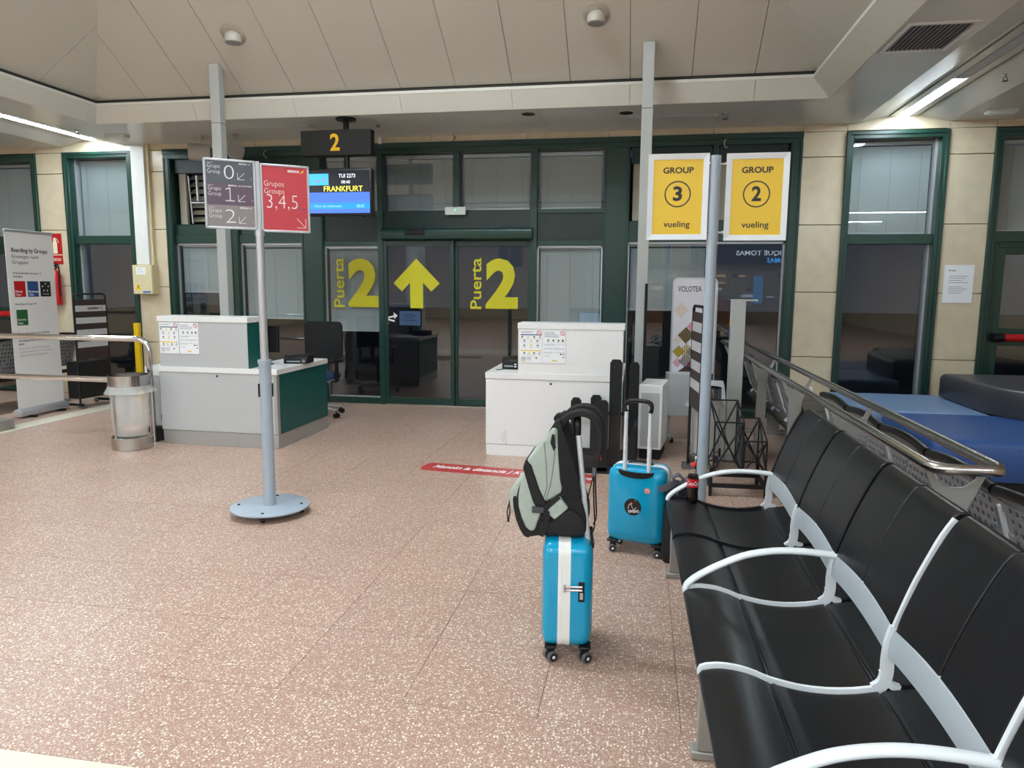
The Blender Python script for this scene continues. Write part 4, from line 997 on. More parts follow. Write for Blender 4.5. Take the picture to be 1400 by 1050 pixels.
slab('top_pocket_zip', L_([(-.352, .99), (-.34, .985), (-.334, .93), (-.343, .91), (-.36, .95)]), -.137, .137, FAB_B, .006, seg=2)
for s in (-1, 1):
    y = s*.075
    st_ = spline([(p[0], y, p[1]) for p in L_([(-.338, .99), (-.318, 1.025), (-.285, 1.058), (-.240, 1.072), (-.198, 1.064), (-.168, 1.030), (-.156, .975), (-.160, .91), (-.172, .845)])], 5)
    sp = obj('shoulder_strap', MB().strap(st_, .034, .013, (0, 1, 0)), FAB_B, bp, smooth=60, bev=.008, seg=3)
    wb_ = spline([(p[0], y, p[1]) for p in L_([(-.172, .85), (-.180, .80), (-.196, .73), (-.214, .64), (-.222, .60)])], 4)
    obj('webbing', MB().strap(wb_, .012, .0025, (0, 1, 0)), FAB_B, sp)
    tl = spline([(p[0], y-.012*s, p[1]) for p in L_([(-.178, .81), (-.178, .74), (-.174, .66), (-.170, .58), (-.182, .545)])], 4)
    obj('loose_end', MB().strap(tl, .012, .0025, (0, 1, 0)), FAB_B, sp)
    x, z = L_([(-.176, .825)])[0]
    obj('slider', MB().box(x-.008, x+.008, y-.018, y+.018, z-.022, z+.022), mat('grey_buckle', (90, 96, 104), .4), sp, bev=.004)
    c = [(p[0], s*.143, p[1]) for p in L_([(-.428, .655), (-.382, .668), (-.352, .690), (-.318, .722)])]
    obj('compression_strap', MB().strap(c, .003, .010, (0, 1, 0)).strap([(p[0], s*.142, p[1]) for p in L_([(-.386, .668), (-.366, .648), (-.372, .60), (-.392, .545)])], .003, .011, (0, 1, 0)), FAB_B, bp)
    x, z = L_([(-.405, .660)])[0]
    obj('buckle', MB().box(x-.026, x+.026, s*.142-.008, s*.142+.008, z-.013, z+.013), mat('dark_buckle', (60, 62, 66), .4), bp, bev=.004)
hp = spline([(p[0], q_, p[1]) for p, q_ in zip(L_([(-.338, 1.01), (-.352, 1.035), (-.335, 1.045), (-.31, 1.035)]), (0, 0, 0, 0))], 5)
obj('haul_loop', MB().strap(hp, .035, .006, (0, 1, 0)), FAB_B, bp, smooth=50)
zp = L_([(-.522, .735), (-.533, .70), (-.538, .665)])
obj('zip_pull', MB().tube([(p[0], -.10, p[1]) for p in zp], .0022, 6).tube(spline([(p[0], -.10, p[1]) for p in L_([(-.538, .668), (-.546, .63), (-.541, .60), (-.534, .63), (-.538, .668)])], 5), .0028, 6).cyl((L_([(-.541, .605)])[0][0], -.10, L_([(-.541, .605)])[0][1]), (L_([(-.541, .58)])[0][0], -.10, L_([(-.541, .585)])[0][1]), .005), BLACK, bp, smooth=60)
sm = MB()
for P in ([(-.335, .99), (-.342, .87), (-.355, .77), (-.375, .70)], [(-.385, .95), (-.375, .86), (-.37, .76), (-.385, .70)]):
    sm.tube([(p[0], -.1335, p[1]) for p in L_(P)], .0022, 5)
obj('seam', sm, mat('sage_seam', (120, 130, 120), .8), bp, smooth=60)

# ---- dark bag leaning at the end of the bench
db = thing('tote_bag', 'dark bag with grey tied ribbon squeezed between suitcase and bench end', 'bag', (.252, 4.215, 0), 8)
rs = []
for z, a, b, ox in ((0.0, .085, .07, 0), (.03, .10, .085, 0), (.15, .098, .08, .005), (.3, .085, .065, .0), (.40, .07, .045, -.005), (.46, .045, .03, -.01)):
    rs.append([(ox+p*2*a, q_*2*b*(1+.12*math.sin(7*p*3+z*20)), z) for p, q_ in rrect(1, 1, .3)])
obj('body', MB().rings(rs), FAB_B, db, smooth=70)
rib = mat('grey_ribbon', (92, 92, 100), .7, bump=.2)
obj('ribbon', MB().strap(spline([(-.01, -.02, .47), (-.05, -.05, .475), (-.10, -.07, .455), (-.135, -.08, .45)], 5), .018, .004, (0, .3, 1)).strap(spline([(-.01, -.02, .47), (-.05, -.03, .50), (-.02, -.03, .525), (.02, -.02, .49)], 5), .016, .004, (0, 1, .3)).strap(spline([(0, -.02, .47), (.06, -.02, .51), (.10, 0, .49), (.08, 0, .47)], 5), .02, .004, (0, 1, .3)), rib, db, smooth=60)
obj('tail', MB().strap(spline([(-.03, -.09, .44), (-.045, -.10, .3), (-.06, -.10, .18), (-.055, -.10, .05)], 5), .006, .002, (1, 0, 0)), rib, db)

# ---- cola bottle standing on the far end of the bench
bt = thing('cola_bottle', 'half-litre cola bottle with red cap on the far end of the bench', 'bottle', (.306, 3.965, .431))
obj('drink', MB().lathe([(.024, .0), (.030, .006), (.031, .03), (.0285, .055), (.031, .085), (.031, .135), (.027, .155)], n=24), mat('dark_cola', (28, 12, 10), .06), bt, smooth=50)
obj('neck', MB().lathe([(.027, .1551), (.0235, .17), (.016, .188), (.0125, .198), (.0125, .205)], n=24), CLEAR, bt, smooth=50)
obj('cap', MB().lathe([(.0145, .203), (.0145, .219), (.013, .221)], n=24), mat('red_cap', (226, 40, 26), .35), bt, smooth=40)
lb_ = obj('label_band', MB().lathe([(.0316, .088), (.0316, .134)], n=32, caps=False), mat('red_label', (206, 22, 34), .35), bt, smooth=60)
w = MB(); vs, fs, bb = text_geo('Coca-Cola', .012)
for_v = []
for a in vs:
    u = (a[0]-bb[0])/(bb[1]-bb[0]); v = (a[1]-bb[2])/(bb[3]-bb[2]); an = R(-90)+(u-.5)*2.1
    for_v.append((.0321*math.cos(an), .0321*math.sin(an), .099+.024*v))
w.add(for_v, fs); obj('lettering', w, WPR, lb_)

# ---- ottomans by the right window
def cushion(nm, label, x0, x1, y0, y1, z0, z1, mt, r=.05, cat='ottoman'):
    t = thing(nm, label, cat, ((x0+x1)/2, (y0+y1)/2, 0)); w, h = x1-x0, y1-y0
    rs = []
    for z, i in ((z0, .01), (z0+.01, 0), (z1-r, 0), (z1-r*.5, r*.13), (z1-r*.15, r*.45), (z1, r), (z1+.006, r*2.2)):
        rs.append([(a, b, z) for a, b in rrect(w-2*i, h-2*i, .06, 6)])
    obj('cushion', MB().rings(rs), mt, t, smooth=50)
    obj('plinth', B(-w/2+.06, w/2-.06, -h/2+.06, h/2-.06, 0, z0+.005), BLACKM, t); return t
cushion('ottoman', 'light blue vinyl ottoman against the right window', 2.06, 3.30, 7.41, 8.72, .10, .425, BLUE_L)
cushion('ottoman', 'royal blue vinyl ottoman in front of the light blue one', 2.30, 4.95, 6.08, 7.40, .10, .425, BLUE)
bk_ = thing('ottoman', 'tall charcoal vinyl block seat rising behind the blue ottomans', 'ottoman', (3.23, 6.5, 0))
pl = [(0, 1.95), (.12, 2.08), (.9, 2.1), (1.6, 2.1), (1.6, .05), (.9, -.05), (.5, .0), (.32, .10), (.36, .30), (.30, .45), (.08, .75), (0.0, 1.1)]
pl = [(p.x, p.y) for p in spline([(a, b, 0) for a, b in pl], 4, True)]
cx_ = sum(p[0] for p in pl)/len(pl); cy_ = sum(p[1] for p in pl)/len(pl)
def shrink(k): return [(a-(a-cx_)*k, b-(b-cy_)*k) for a, b in pl]
obj('cushion', MB().rings([[(a, b, z) for a, b in shrink(k)] for z, k in ((.433, .01), (.443, 0), (.63, 0), (.665, .015), (.685, .05), (.692, .12))]), DARKV, bk_, smooth=50)
obj('plinth', B(.12, 1.5, .96, 2.0, 0, .432), DARKV, bk_, bev=.01)

# ---- folding wire rack, grey gauge, striped gauge, rounded white gauge (right of the desks)
t = thing('wire_rack', 'black wire baggage rack with two compartments behind the far bench seat', 'rack', (.56, 5.62, 0), 2)
r_ = .0065; wr = MB()
def rod(*P):
    for a, b in zip(P, P[1:]): wr.cyl(a, b, r_, n=8)
for x0, x1, zt, dz in ((0.02, .235, .70, .0), (.245, .41, .56, .0)):
    zb = .20; ztl = zt-.12
    for y in (0, .34):
        z_ = zt if y else ztl
        rod((x0, y, zb), (x0, y, z_), (x1, y, z_), (x1, y, zb), (x0, y, zb))
    rod((x0, 0, ztl), (x0, .34, zt)); rod((x1, 0, ztl), (x1, .34, zt)); rod((x0, 0, zb), (x0, .34, zb)); rod((x1, 0, zb), (x1, .34, zb))
    rod((x0, 0, zb), (x1, 0, ztl)); rod((x0, 0, ztl), (x1, 0, zb)); rod((x0, .34, zb), (x1, .34, zt)); rod((x0, .34, zt), (x1, .34, zb))
    rod((x1, 0, zb), (x1, .34, zt)); rod((x1, 0, ztl), (x1, .34, zb))
obj('wire_frame', wr, BLACKM, t, kind='stuff')
obj('side_sheet', MB().box(.236, .242, .02, .33, .21, .55), mat('smoked_plastic', (44, 44, 46), .3), t)
obj('bottom_frame', MB().box(0, .42, -.01, .01, .07, .10).box(0, .42, .33, .35, .07, .10).box(-.01, .015, -.01, .35, .07, .10).box(.405, .43, -.01, .35, .07, .10), BLACKM, t)
for x in (.005, .415):
    for y in (0, .34): obj('leg', MB().box(x-.012, x+.012, y-.012, y+.012, .0, .22), BLACKM, t)
t = thing('baggage_gauge', 'grey baggage gauge with tall post and stepped box, left of the rails', 'gauge', (.758, 6.78, 0), -2)
obj('post', B(.035, .16, -.02, .09, 0, 1.485), COLM, t, bev=.004); obj('top_plate', B(.03, .26, -.022, .10, 1.478, 1.492), COLM, t)
obj('decal', MB().quad((.0345, .085, 1.12), (0, -.10, 0), (0, 0, .12)), mat('blue_decal', (120, 134, 200), .5), t); obj('decal', MB().quad((.0345, .085, 1.25), (0, -.10, 0), (0, 0, .07)), YEL, t)
obj('stepped_box', MB().prism([(-.02, 0), (.45, 0), (.45, .70), (.28, .68), (.02, .575), (-.02, .56)], 'x', -.14, .03), DESKG, t, bev=.004)
obj('box_plate', B(-.10, -.03, -.026, -.018, .36, .40), STEEL, t); obj('box_slot', B(-.12, .0, -.024, -.018, .05, .13), BLACKM, t)
def striped(name, label, loc, rz, w, h, zt, zb, edge=False):
    t = thing(name, label, 'gauge', loc, rz)
    fr = [(0, 0, .05), (0, 0, h-.06)]+spline([(0, 0, h-.06), (.012, 0, h-.018), (.05, 0, h)], 4)+spline([(w-.05, 0, h), (w-.012, 0, h-.018), (w, 0, h-.06)], 4)+[(w, 0, .05)]
    obj('tube_frame', MB().tube(fr, .0125, 8), BLACKM, t, smooth=60)
    n = 10; dz = (zt-zb)/n
    obj('panel', B(.015, w-.015, -.008, .008, zb, zt), BROWN, t)
    for k in (1, 3, 5, 7): obj('stripe', B(.015, w-.015, -.010, -.008, zt-(k+1)*dz, zt-k*dz), mat('pale_grey_stripe', (196, 196, 198), .4), t)
    if not edge: obj('bin_box', B(.015, w-.015, -.01, .20, .12, zb-.03), BLACKM, t)
    fy = .05 if edge else .26
    obj('foot', MB().box(-.015, .015, -.05, fy, .03, .06).box(w-.015, w+.015, -.05, fy, .03, .06), BLACKM, t)
    for x in (.02, w-.02):
        for y in (-.03, fy-.02): obj('castor', MB().cyl((x-.012, y, .03), (x+.012, y, .03), .03), TYRE, t, smooth=40)
    return t, zt, dz
t, zt, dz = striped('baggage_gauge', 'black framed gauge board with white stripes under the left windows', (-7.03, 8.04, 0), 84, .50, 1.455, 1.385, .62)
w = MB(); w.text('condor', (.20, -.0108, zt-2*dz+.022), .18, .043, off=.035); w.ring((.415, -.0108, zt-1.5*dz), .026, .004, UX, UZ, 24)
w.line((.400, -.0108, zt-1.5*dz), (.43, -.0108, zt-1.5*dz+.006), .003, NY).line((.402, -.0108, zt-1.5*dz-.009), (.43, -.0108, zt-1.5*dz-.003), .003, NY)
obj('lettering', w, INKB, t)
striped('baggage_gauge', 'striped gauge board seen edge-on beside the poster pole', (.445, 6.45, 0), -84, .46, 1.44, 1.39, .58, True)
t = thing('baggage_gauge', 'rounded white gauge board with coloured diamonds behind the poster pole', 'gauge', (.31, 7.72, 0), 9)
w_, zb, zt = .47, .60, 1.70
def rtop(w, h, r): return [(0, 0), (w, 0)]+[(w-r+r*math.cos(R(a)), h-r+r*math.sin(R(a))) for a in range(0, 91, 15)]+[(r+r*math.cos(R(a)), h-r+r*math.sin(R(a))) for a in range(90, 181, 15)]
obj('frame', MB().prism([(a, zb+b) for a, b in rtop(w_, zt-zb, .07)], 'y', 0, .03), ALU, t, bev=.004)
bd = obj('board', MB().prism([(.018+a, zb+.10+b) for a, b in rtop(w_-.036, zt-zb-.118, .055)], 'y', -.003, .004), mat('pale_lilac_board', (222, 220, 228), .4), t)
obj('black_band', B(.018, w_-.018, -.004, .004, zb+.01, zb+.10), INKB, t)
w = MB(); yq = -.0036
w.text('VOLOTEA', (.055, yq, 1.55), .245, .058, off=.012)
def dia(x, z, s, m_):
    w.m = m_; w.poly([(x, yq, z-s), (x+s, yq, z), (x, yq, z+s), (x-s, yq, z)])
def stripes(x, z, s, m_):
    w.m = m_
    for k in range(-4, 5):
        xx = x+k*s/5; hh = s*(1-abs(k)/5); w.quad((xx-s/16, yq-.0002, z-hh), (s/8, 0, 0), (0, 0, 2*hh))
D_ = .088
stripes(.095, 1.36, D_*.9, 6); dia(.155, 1.10, D_, 1); stripes(.245, 1.19, D_, 5); dia(.33, 1.10, D_, 2)
stripes(.07, 1.05, D_*.6, 6); dia(.085, .93, D_*.75, 3); stripes(.165, .93, D_, 3); stripes(.25, .93, D_, 0); dia(.33, .93, D_*.9, 5)
dia(.075, .815, D_*.6, 4); stripes(.165, .83, D_*.9, 0); dia(.25, .80, D_*.85, 2); dia(.34, .78, D_*.8, 7)
w.m = 7; w.poly([(.06, yq, .705), (.30, yq, .705), (.18, yq, .79)])
obj('print', w, [INK, mat('olive_brown_print', (104, 88, 58), .5), mat('crimson_print', (176, 40, 60), .5), mat('mustard_print', (170, 146, 44), .5), mat('mauve_print', (206, 160, 170), .5), mat('rose_print', (206, 90, 110), .5), mat('sand_print', (220, 196, 172), .5), mat('maroon_print', (60, 36, 40), .5)], bd)
obj('stand', MB().box(.0, .025, .0, .03, .03, zb).box(w_-.025, w_, 0, .03, .03, zb).box(-.02, .03, -.22, .26, .03, .055).box(w_-.03, w_+.02, -.22, .26, .03, .055), ALU, t)
obj('bin_box', B(-.04, .30, -.18, .0, .28, .72), DESKG, t, bev=.004)
for x in (.005, w_-.005):
    for y in (-.2, .24): obj('castor', MB().cyl((x-.012, y, .03), (x+.012, y, .03), .03), BLACK, t, smooth=40)

# ---- roll-up banner on the left (local x along its width)
t = thing('roll_up_banner', 'tall light grey roll-up banner about boarding groups, far left', 'banner', (-7.225, 7.30, 0), 90)
W = .69
obj('cassette', MB().prism([(-.06, .02), (.06, .02), (.055, .085), (.01, .11), (-.03, .10), (-.06, .07)], 'x', -.02, W+.02), ALU, t, smooth=30, bev=.004)
obj('feet', MB().box(.10, .14, -.12, .12, 0, .022).box(W-.14, W-.10, -.12, .12, 0, .022), BLACK, t)
ban = obj('banner_sheet', B(0, W, -.004, 0, .10, 2.185), mat('banner_fabric', (232, 230, 228), .6, var=.03, scale=3), t)
obj('top_bar', B(-.005, W+.005, -.016, .012, 2.175, 2.205), ALU, t, bev=.004)
obj('support_pole', MB().cyl((W/2, .02, .1), (W/2, .02, 2.18), .012), ALU, t, smooth=40)
w = MB(); yq = -.0048
w.text('Boarding by Groups', (.08, yq, 1.93), .52, .066, off=.025)
w.text('Einsteigen nach', (.08, yq, 1.865), .38, .052).text('Gruppen', (.08, yq, 1.795), .225, .058)
w.text('Priority Boarding Groups 1-3', (.08, yq, 1.685), .40, .030, off=.02).text('Including', (.08, yq, 1.645), .13, .030, off=.02)
for k, (m_, a, b) in enumerate(((1, 'First', 'Class'), (2, 'Business', 'Class'), (3, '', ''))):
    x = .08+k*.187; w.m = m_; w.quad((x, yq, 1.425), (.158, 0, 0), (0, 0, .185)); w.m = 5
    if a: w.text(a, (x+.014, yq-.0006, 1.475), .022*len(a)*.75+.012, .026, off=.02).text(b, (x+.014, yq-.0006, 1.44), .07, .024, off=.02)
    else:
        for j in range(5):
            an = R(90+72*j); w.disc((x+.079+.045*math.cos(an), yq-.0006, 1.535+.045*math.sin(an)), .011, UX, UZ, 5)
        w.text('STAR ALLIANCE', (x+.03, yq-.0006, 1.45), .10, .012)
w.m = 0; w.text('Boarding Groups 4-5', (.08, yq, 1.325), .30, .028, off=.012)
w.m = 4; w.quad((.08, yq, 1.09), (.158, 0, 0), (0, 0, .185)); w.m = 5; w.text('Economy', (.092, yq-.0006, 1.14), .12, .03, off=.02).text('Class', (.092, yq-.0006, 1.105), .07, .024, off=.02)
w.m = 0
for k, s in enumerate(('Please wait until your boarding', 'group is called. You find your', 'boarding group on your boarding', 'pass.')):
    w.text(s, (.08, yq, .975-.042*k), (.46, .43, .47, .08)[k], .030, off=.012)
w.m = 6
for k, s in enumerate(('Bitte warten Sie bis Ihre Boarding', 'Gruppe aufgerufen wird. Ihre Gruppe', 'finden Sie auf Ihrer Bordkarte.')):
    w.text(s, (.08, yq, .80-.04*k), (.45, .48, .42)[k], .027)
obj('print', w, [INKB, REDE, mat('blue_print', (36, 76, 136), .5), INKB, mat('green_print', (34, 96, 54), .5), WPR, GREYT], ban)

# ---- left wall things
t = thing('fire_extinguisher', 'red fire extinguisher on the pier behind the banner', 'extinguisher', (-8.20, 9.08, 1.28))
obj('cylinder', MB().lathe([(.05, 0), (.075, .01), (.078, .40), (.06, .46), (.025, .49), (.025, .51)], n=24), REDE, t, smooth=50)
obj('valve', MB().box(-.02, .02, -.03, .03, .51, .55).box(-.012, .012, -.12, .03, .55, .565).box(-.012, .012, -.10, .02, .585, .60), BLACK, t)
obj('hose', MB().tube(spline([(0, .0, .53), (.07, -.02, .57), (.10, -.03, .45), (.09, -.03, .25), (.085, -.02, .12)], 6), .011, 8), BLACK, t, smooth=60)
obj('gauge', MB().cyl((.02, -.03, .53), (.02, -.045, .53), .018), CHROME, t, smooth=40)
obj('bracket', B(-.03, .03, .06, .10, .3, .36), GREYT, t)
t = thing('fire_sign', 'red fire extinguisher sign on the stone pier behind the banner', 'sign', (-8.245, 9.178, 1.855))
obj('plate', B(-.11, .11, -.006, 0, 0, .43), REDE, t)
w = MB(); w.prism([(-.035, .15), (.035, .15), (.035, .30), (.02, .33), (.02, .37), (-.02, .37), (-.02, .33), (-.035, .30)], 'y', -.0075, -.0062)
w.quad((-.11, -.0066, .125), (.22, 0, 0), (0, 0, .012)); w.text('EXTINTOR', (0, -.0066, .045), .17, .04, off=.02, align='c'); w.line((.03, -.007, .36), (.065, -.007, .30), .01, NY)
obj('pictogram', w, mat('cream_print', (236, 230, 200), .5), t)
t = thing('cable_duct', 'white vertical cable duct running down to the ivory box', 'duct', (-6.80, 9.178, 1.85))
obj('duct', B(-.10, .10, -.09, 0, 0, 1.625), DUCT, t, bev=.004); obj('side_duct', B(.10, .135, -.05, 0, 0, 1.625), BOXY, t)
t = thing('junction_box', 'ivory electrical box with warning triangle under the white duct', 'box', (-6.79, 9.178, 1.445))
obj('case', B(-.15, .15, -.13, 0, 0, .40), BOXY, t, bev=.006); obj('lid', B(-.145, .145, -.14, -.13, .005, .395), BOXY, t, bev=.003)
w = MB(); y = -.1412
w.m = 0; w.quad((-.09, y, .27), (.15, 0, 0), (0, 0, .10)); w.m = 1; w.poly([(-.12, y, .06), (-.02, y, .06), (-.07, y, .15)]); w.m = 2; w.poly([(-.075, y-.0004, .105), (-.06, y-.0004, .135), (-.062, y-.0004, .108), (-.055, y-.0004, .108), (-.075, y-.0004, .07), (-.072, y-.0004, .10)])
w.m = 3; w.quad((-.0, y, .02), (.12, 0, 0), (0, 0, .022)); w.m = 4; w.text('RIESGO', (-.03, y-.0004, .33), .06, .012, align='c').text('ELECTRICO', (-.02, y-.0004, .30), .09, .012, align='c'); w.text('400V', (-.11, y, .17), .05, .014)
obj('stickers', w, [WPR, YEL, INKB, mat('blue_sticker', (60, 110, 190), .5), GREYT], t)
t = thing('yellow_post', 'slim yellow post standing by the left window', 'post', (-6.85, 8.95, 0))
obj('shaft', B(-.037, .037, -.03, .03, .01, 1.05), YELP, t, bev=.006); obj('base', B(-.08, .08, -.08, .08, 0, .012), YELP, t)
gsp = 'projector loudspeakers'
for lab, x, rz in (('grey cylinder loudspeaker turned sideways, left of the column top', -5.62, -62), ('grey cylinder loudspeaker facing the camera, right of the column top', -5.12, 30)):
    t = thing('loudspeaker', lab, 'loudspeaker', (x, 8.72, 3.26), rz)
    obj('case', MB().cyl((0, -.13, 0), (0, .13, 0), .105, n=28), mat('speaker_grey', (176, 172, 164), .5), t, smooth=40, bev=.008)
    obj('grille', MB().cyl((0, -.134, 0), (0, -.128, 0), .094, n=28), mat('speaker_mesh', (160, 157, 150), .7, bump=.5, scale=200), t, smooth=40)
    obj('bracket', MB().box(-.012, .012, -.02, .02, .09, .205).cyl((0, 0, .195), (0, 0, .206), .035), mat('speaker_grey', (176, 172, 164)), t)
t = thing('notice_sheet', 'white printed sheet taped to the pier right of the window', 'paper', (3.575, 9.176, 1.44))
obj('sheet', B(-.158, .158, -.003, 0, 0, .43), PAPER, t)
w = MB(); w.m = 1; w.text('tuin', (-.085, -.0036, .36), .05, .016, off=.03); w.poly([(-.115, -.0036, .368), (-.095, -.0036, .358), (-.095, -.0036, .378)]); w.m = 0
for k in range(9):
    if k != 4: w.quad((-.10, -.0036, .30-.024*k), (.20-.03*(k % 3), 0, 0), (0, 0, .006))
obj('print', w, [GREYT, INK], t)
t = thing('wall_socket', 'small white wall socket low on the right pier', 'socket', (2.02, 9.178, .33)); obj('plate', B(-.045, .045, -.012, 0, 0, .085), WPR, t, bev=.005); obj('hole', MB().cyl((0, -.0135, .0425), (0, -.012, .0425), .02), GREYT, t)
# red floor sticker
t = thing('floor_sticker', 'red floor strip with white lettering in front of the white desk', 'sticker', (-1.865, 6.07, .0), -6)
Ls, Hs = 1.52, .27
obj('strip', MB().prism([(.04, -Hs/2), (Ls, -Hs/2), (Ls, Hs/2), (.04, Hs/2)]+[(.04-.05*math.sin(R(a)), Hs/2*math.cos(R(a))) for a in (30, 60, 90, 120, 150)], 'z', .0004, .0016), REDF, t)
obj('lettering', MB().text('Mantén la distancia | Keep your distance', (.08, -.06, .0022), 1.42, .125, UX, (0, 1, 0), .03, shear=.22), WPR, t)

# ---- ceiling fittings
sl = math.atan(.658)
for lab, x, y in (('left eyeball spotlight in the sloping ceiling', -4.205, 7.205), ('right eyeball spotlight in the sloping ceiling', -.50, 7.21)):
    z = ZV+.658*(YV1-y); t = thing('eyeball_spotlight', lab, 'light', (x, y, z)); t.rotation_euler = (-sl, 0, 0)
    tr = mat('spot_beige', (184, 178, 166), .45)
    obj('trim_ring', MB().lathe([(.130, .0), (.130, -.008), (.098, -.014), (.098, .0)], n=36), tr, t, smooth=40)
    obj('recess', MB().disc((0, 0, -.003), .1, UX, (0, 1, 0), 32), INK, t)
    e = MB(); e.X = Matrix.Translation((0, .0, 0)) @ Matrix.Rotation(R(33), 4, 'X')
    e.lathe([(.004, .03), (.05, .02), (.082, -.01), (.088, -.04), (.088, -.085), (.078, -.092)], n=30); obj('eyeball', e, tr, t, smooth=45)
    e = MB(); e.X = Matrix.Translation((0, .0, 0)) @ Matrix.Rotation(R(33), 4, 'X'); e.lathe([(.074, -.0915), (.074, -.0935)], n=28); obj('lens', e, GREYT, t)
for lab, x, y in (('left black round hole downlight in the soffit', -1.29, 8.18), ('black round hole downlight in the soffit by the right column', -.23, 8.28)):
    t = thing('downlight', lab, 'light', (x, y, ZS)); obj('bezel', MB().lathe([(.075, 0), (.075, -.004), (.055, -.004), (.055, 0)], n=28), BLACK, t); obj('well', MB().lathe([(.06, -.0025), (.06, -.001)], n=28), INKB, t)
for lab, x, y, z in (('sprinkler in the soffit right of the gate board', -3.06, 8.28, ZS), ('sprinkler in the soffit near the right posters', .83, 8.45, ZS), ('sprinkler beside the right light strip', 3.16, 7.5, ZS+.05), ('sprinkler beside the left light strip', -6.93, 8.2, ZS)):
    t = thing('sprinkler', lab, 'sprinkler', (x, y, z)); obj('rose', MB().lathe([(.035, 0), (.035, -.006), (.01, -.012), (.01, -.03)], n=16), CHROME, t, smooth=40)
    obj('head', MB().strap([(-.012, 0, -.03), (-.016, 0, -.045), (0, 0, -.06)], .003, .003, (0, 1, 0)).strap([(.012, 0, -.03), (.016, 0, -.045), (0, 0, -.06)], .003, .003, (0, 1, 0)).lathe([(.026, -.06), (.026, -.063)], n=16), INK, t)
for lab, x, y in (('white emergency luminaire in the soffit above the right pier', 3.66, 8.7), ('white emergency luminaire in the soffit above the white duct', -6.66, 8.55)):
    t = thing('emergency_light', lab, 'light', (x, y, ZS)); obj('housing', MB().rings([[(a*s, b*s, z_) for a, b in rrect(.30, .12, .02)] for z_, s in ((0, 1), (-.03, 1), (-.045, .88))]), mat('pale_plastic', (206, 214, 206)), t, smooth=40); obj('lamp', B(-.11, .11, -.03, .03, -.049, -.044), WPR, t)
t = thing('air_vent', 'black slatted air vent in the soffit at upper right', 'vent', (2.045, 6.17, ZS), 0)
obj('frame', MB().box(-.25, .25, -.33, -.29, -.012, 0).box(-.25, .25, .29, .33, -.012, 0).box(-.25, -.21, -.29, .29, -.012, 0).box(.21, .25, -.29, .29, -.012, 0), WHITE, t, bev=.003)
obj('duct_box', B(-.215, .215, -.295, .295, -.002, 0), INKB, t)
for k in range(13): obj('slat', B(-.20+.0325*k, -.192+.0325*k, -.29, .29, -.012, -.003), GREYT, t)
for lab, x, y, w_, d_ in (('ceiling access hatch behind the right column', .28, 8.72, .95, .5), ('ceiling access hatch above the left glazing', -4.45, 8.6, 1.0, .5)):
    t = thing('access_hatch', lab, 'hatch', (x, y, ZS)); obj('panel', B(-w_/2, w_/2, -d_/2, d_/2, -.012, -.001), SOFF, t, bev=.003)
    obj('edge', B(-w_/2, w_/2, -d_/2-.006, -d_/2, -.014, -.002), ALU, t)
for lab, x, z in (('thin bent wire hook above the left glazing', -4.94, 3.285), ('thin bent wire hook above the right posters', .92, 3.27)):
    t = thing('wire_hook', lab, 'hook', (x, 9.15, z)); obj('wire', MB().tube(spline([(.01, 0, .06), (-.015, -.02, .04), (-.02, -.02, 0), (.0, -.015, -.04), (.02, -.01, -.03)], 5), .0035, 6), WPR, t, smooth=60)
t = thing('conduit_stub', 'short white conduit dropping from the soffit right of the gate board', 'pipe', (-3.36, 9.15, 3.385)); obj('pipe', B(-.02, .02, -.015, .015, 0, .082), WPR, t)
t = thing('cable_tail', 'short dark cable end hanging above the sliding door', 'cable', (-2.38, 9.14, 3.37)); obj('wire', MB().tube(spline([(-.02, 0, .1), (.012, 0, .06), (-.01, 0, .03), (-.02, 0, 0)], 5), .005, 6), INK, t, smooth=60)

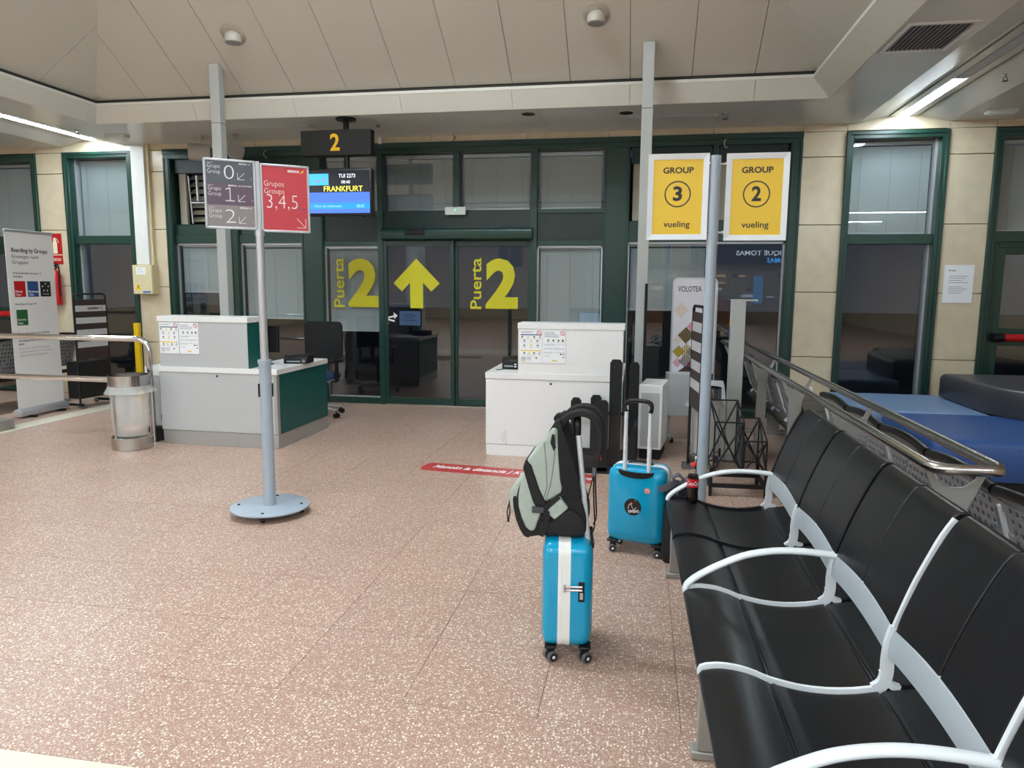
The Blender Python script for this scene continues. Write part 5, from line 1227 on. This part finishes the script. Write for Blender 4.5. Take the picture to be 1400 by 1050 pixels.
# ---- fill tubes added out of view in the vault crown to brighten the ceiling
for k, (x, y) in enumerate(((-3.3, 3.25), (-3.3, 4.45))):
    strip('added fill tube in the crown of the vault, ' + ('nearer the camera' if k == 0 else 'nearer the doors'), (x, y, ZT-.05), (x+2.0, y, ZT-.05), .12, tube=TUBE_FILL)

# ---- concourse behind the camera, seen only as reflections in the glazing
sh = thing('shop_front', 'lit snack shop across the concourse behind the camera', 'shop', (3.2, -15.2, 0))
obj('fascia', B(-4, 4, -.6, .3, 2.6, 3.46), mat('shop_dark', (40, 38, 40), .5), sh)
obj('side_wall', MB().box(-4, -3.7, -.6, .2, 0, 2.6).box(3.7, 4, -.6, .2, 0, 2.6), mat('shop_dark', (40, 38, 40)), sh)
obj('counter', B(-3.2, 1.2, -.1, .5, 0, 1.05), mat('shop_wood', (150, 104, 62), .5), sh, bev=.01)
gw = [emit('warm_shelf', (255, 214, 164), 1.2), emit('cool_shelf', (210, 230, 255), 1.3), mat('shop_wood', (150, 104, 62))]
for k in range(26):
    x = -3.6+7.2*random.random(); z = random.choice((1.15, 1.45, 1.75, 2.05)); w_ = .15+.5*random.random()
    obj('shelf_light', B(x, x+w_, -.55, -.5, z, z+.05+.12*random.random()), gw[k % 3], sh)
obj('display', MB().box(-.9, -.4, .31, .34, 1.4, 2.3), emit('poster_glow', (150, 110, 140), 1.0), sh); obj('display', MB().box(1.6, 2.0, .31, .34, .9, 2.1), emit('drinks_glow', (110, 170, 230), 1.2), sh)
obj('neon_lettering', MB().text('ENRIQUE TOMAS', (3.3, .32, 2.95), 2.5, .24, (-1, 0, 0), UZ, .02), emit('neon_white', (220, 240, 255), 3), sh)
obj('neon_lettering', MB().text('TOMAS', (3.1, .32, 2.66), .95, .22, (-1, 0, 0), UZ, .02, shear=.3), emit('neon_blue', (70, 170, 255), 4), sh)
for lab, x in (('left round concourse column behind the camera', -7.5), ('middle round concourse column behind the camera', -1.5), ('right round concourse column behind the camera', 5.5)):
    t = thing('concourse_column', lab, 'column', (x, -5.2, 0)); obj('shaft', MB().cyl((0, 0, 0), (0, 0, 3.46), .32, n=28), COLM, t, smooth=40); obj('skirting', MB().cyl((0, 0, 0), (0, 0, .12), .335, n=28), STEEL, t, smooth=40)
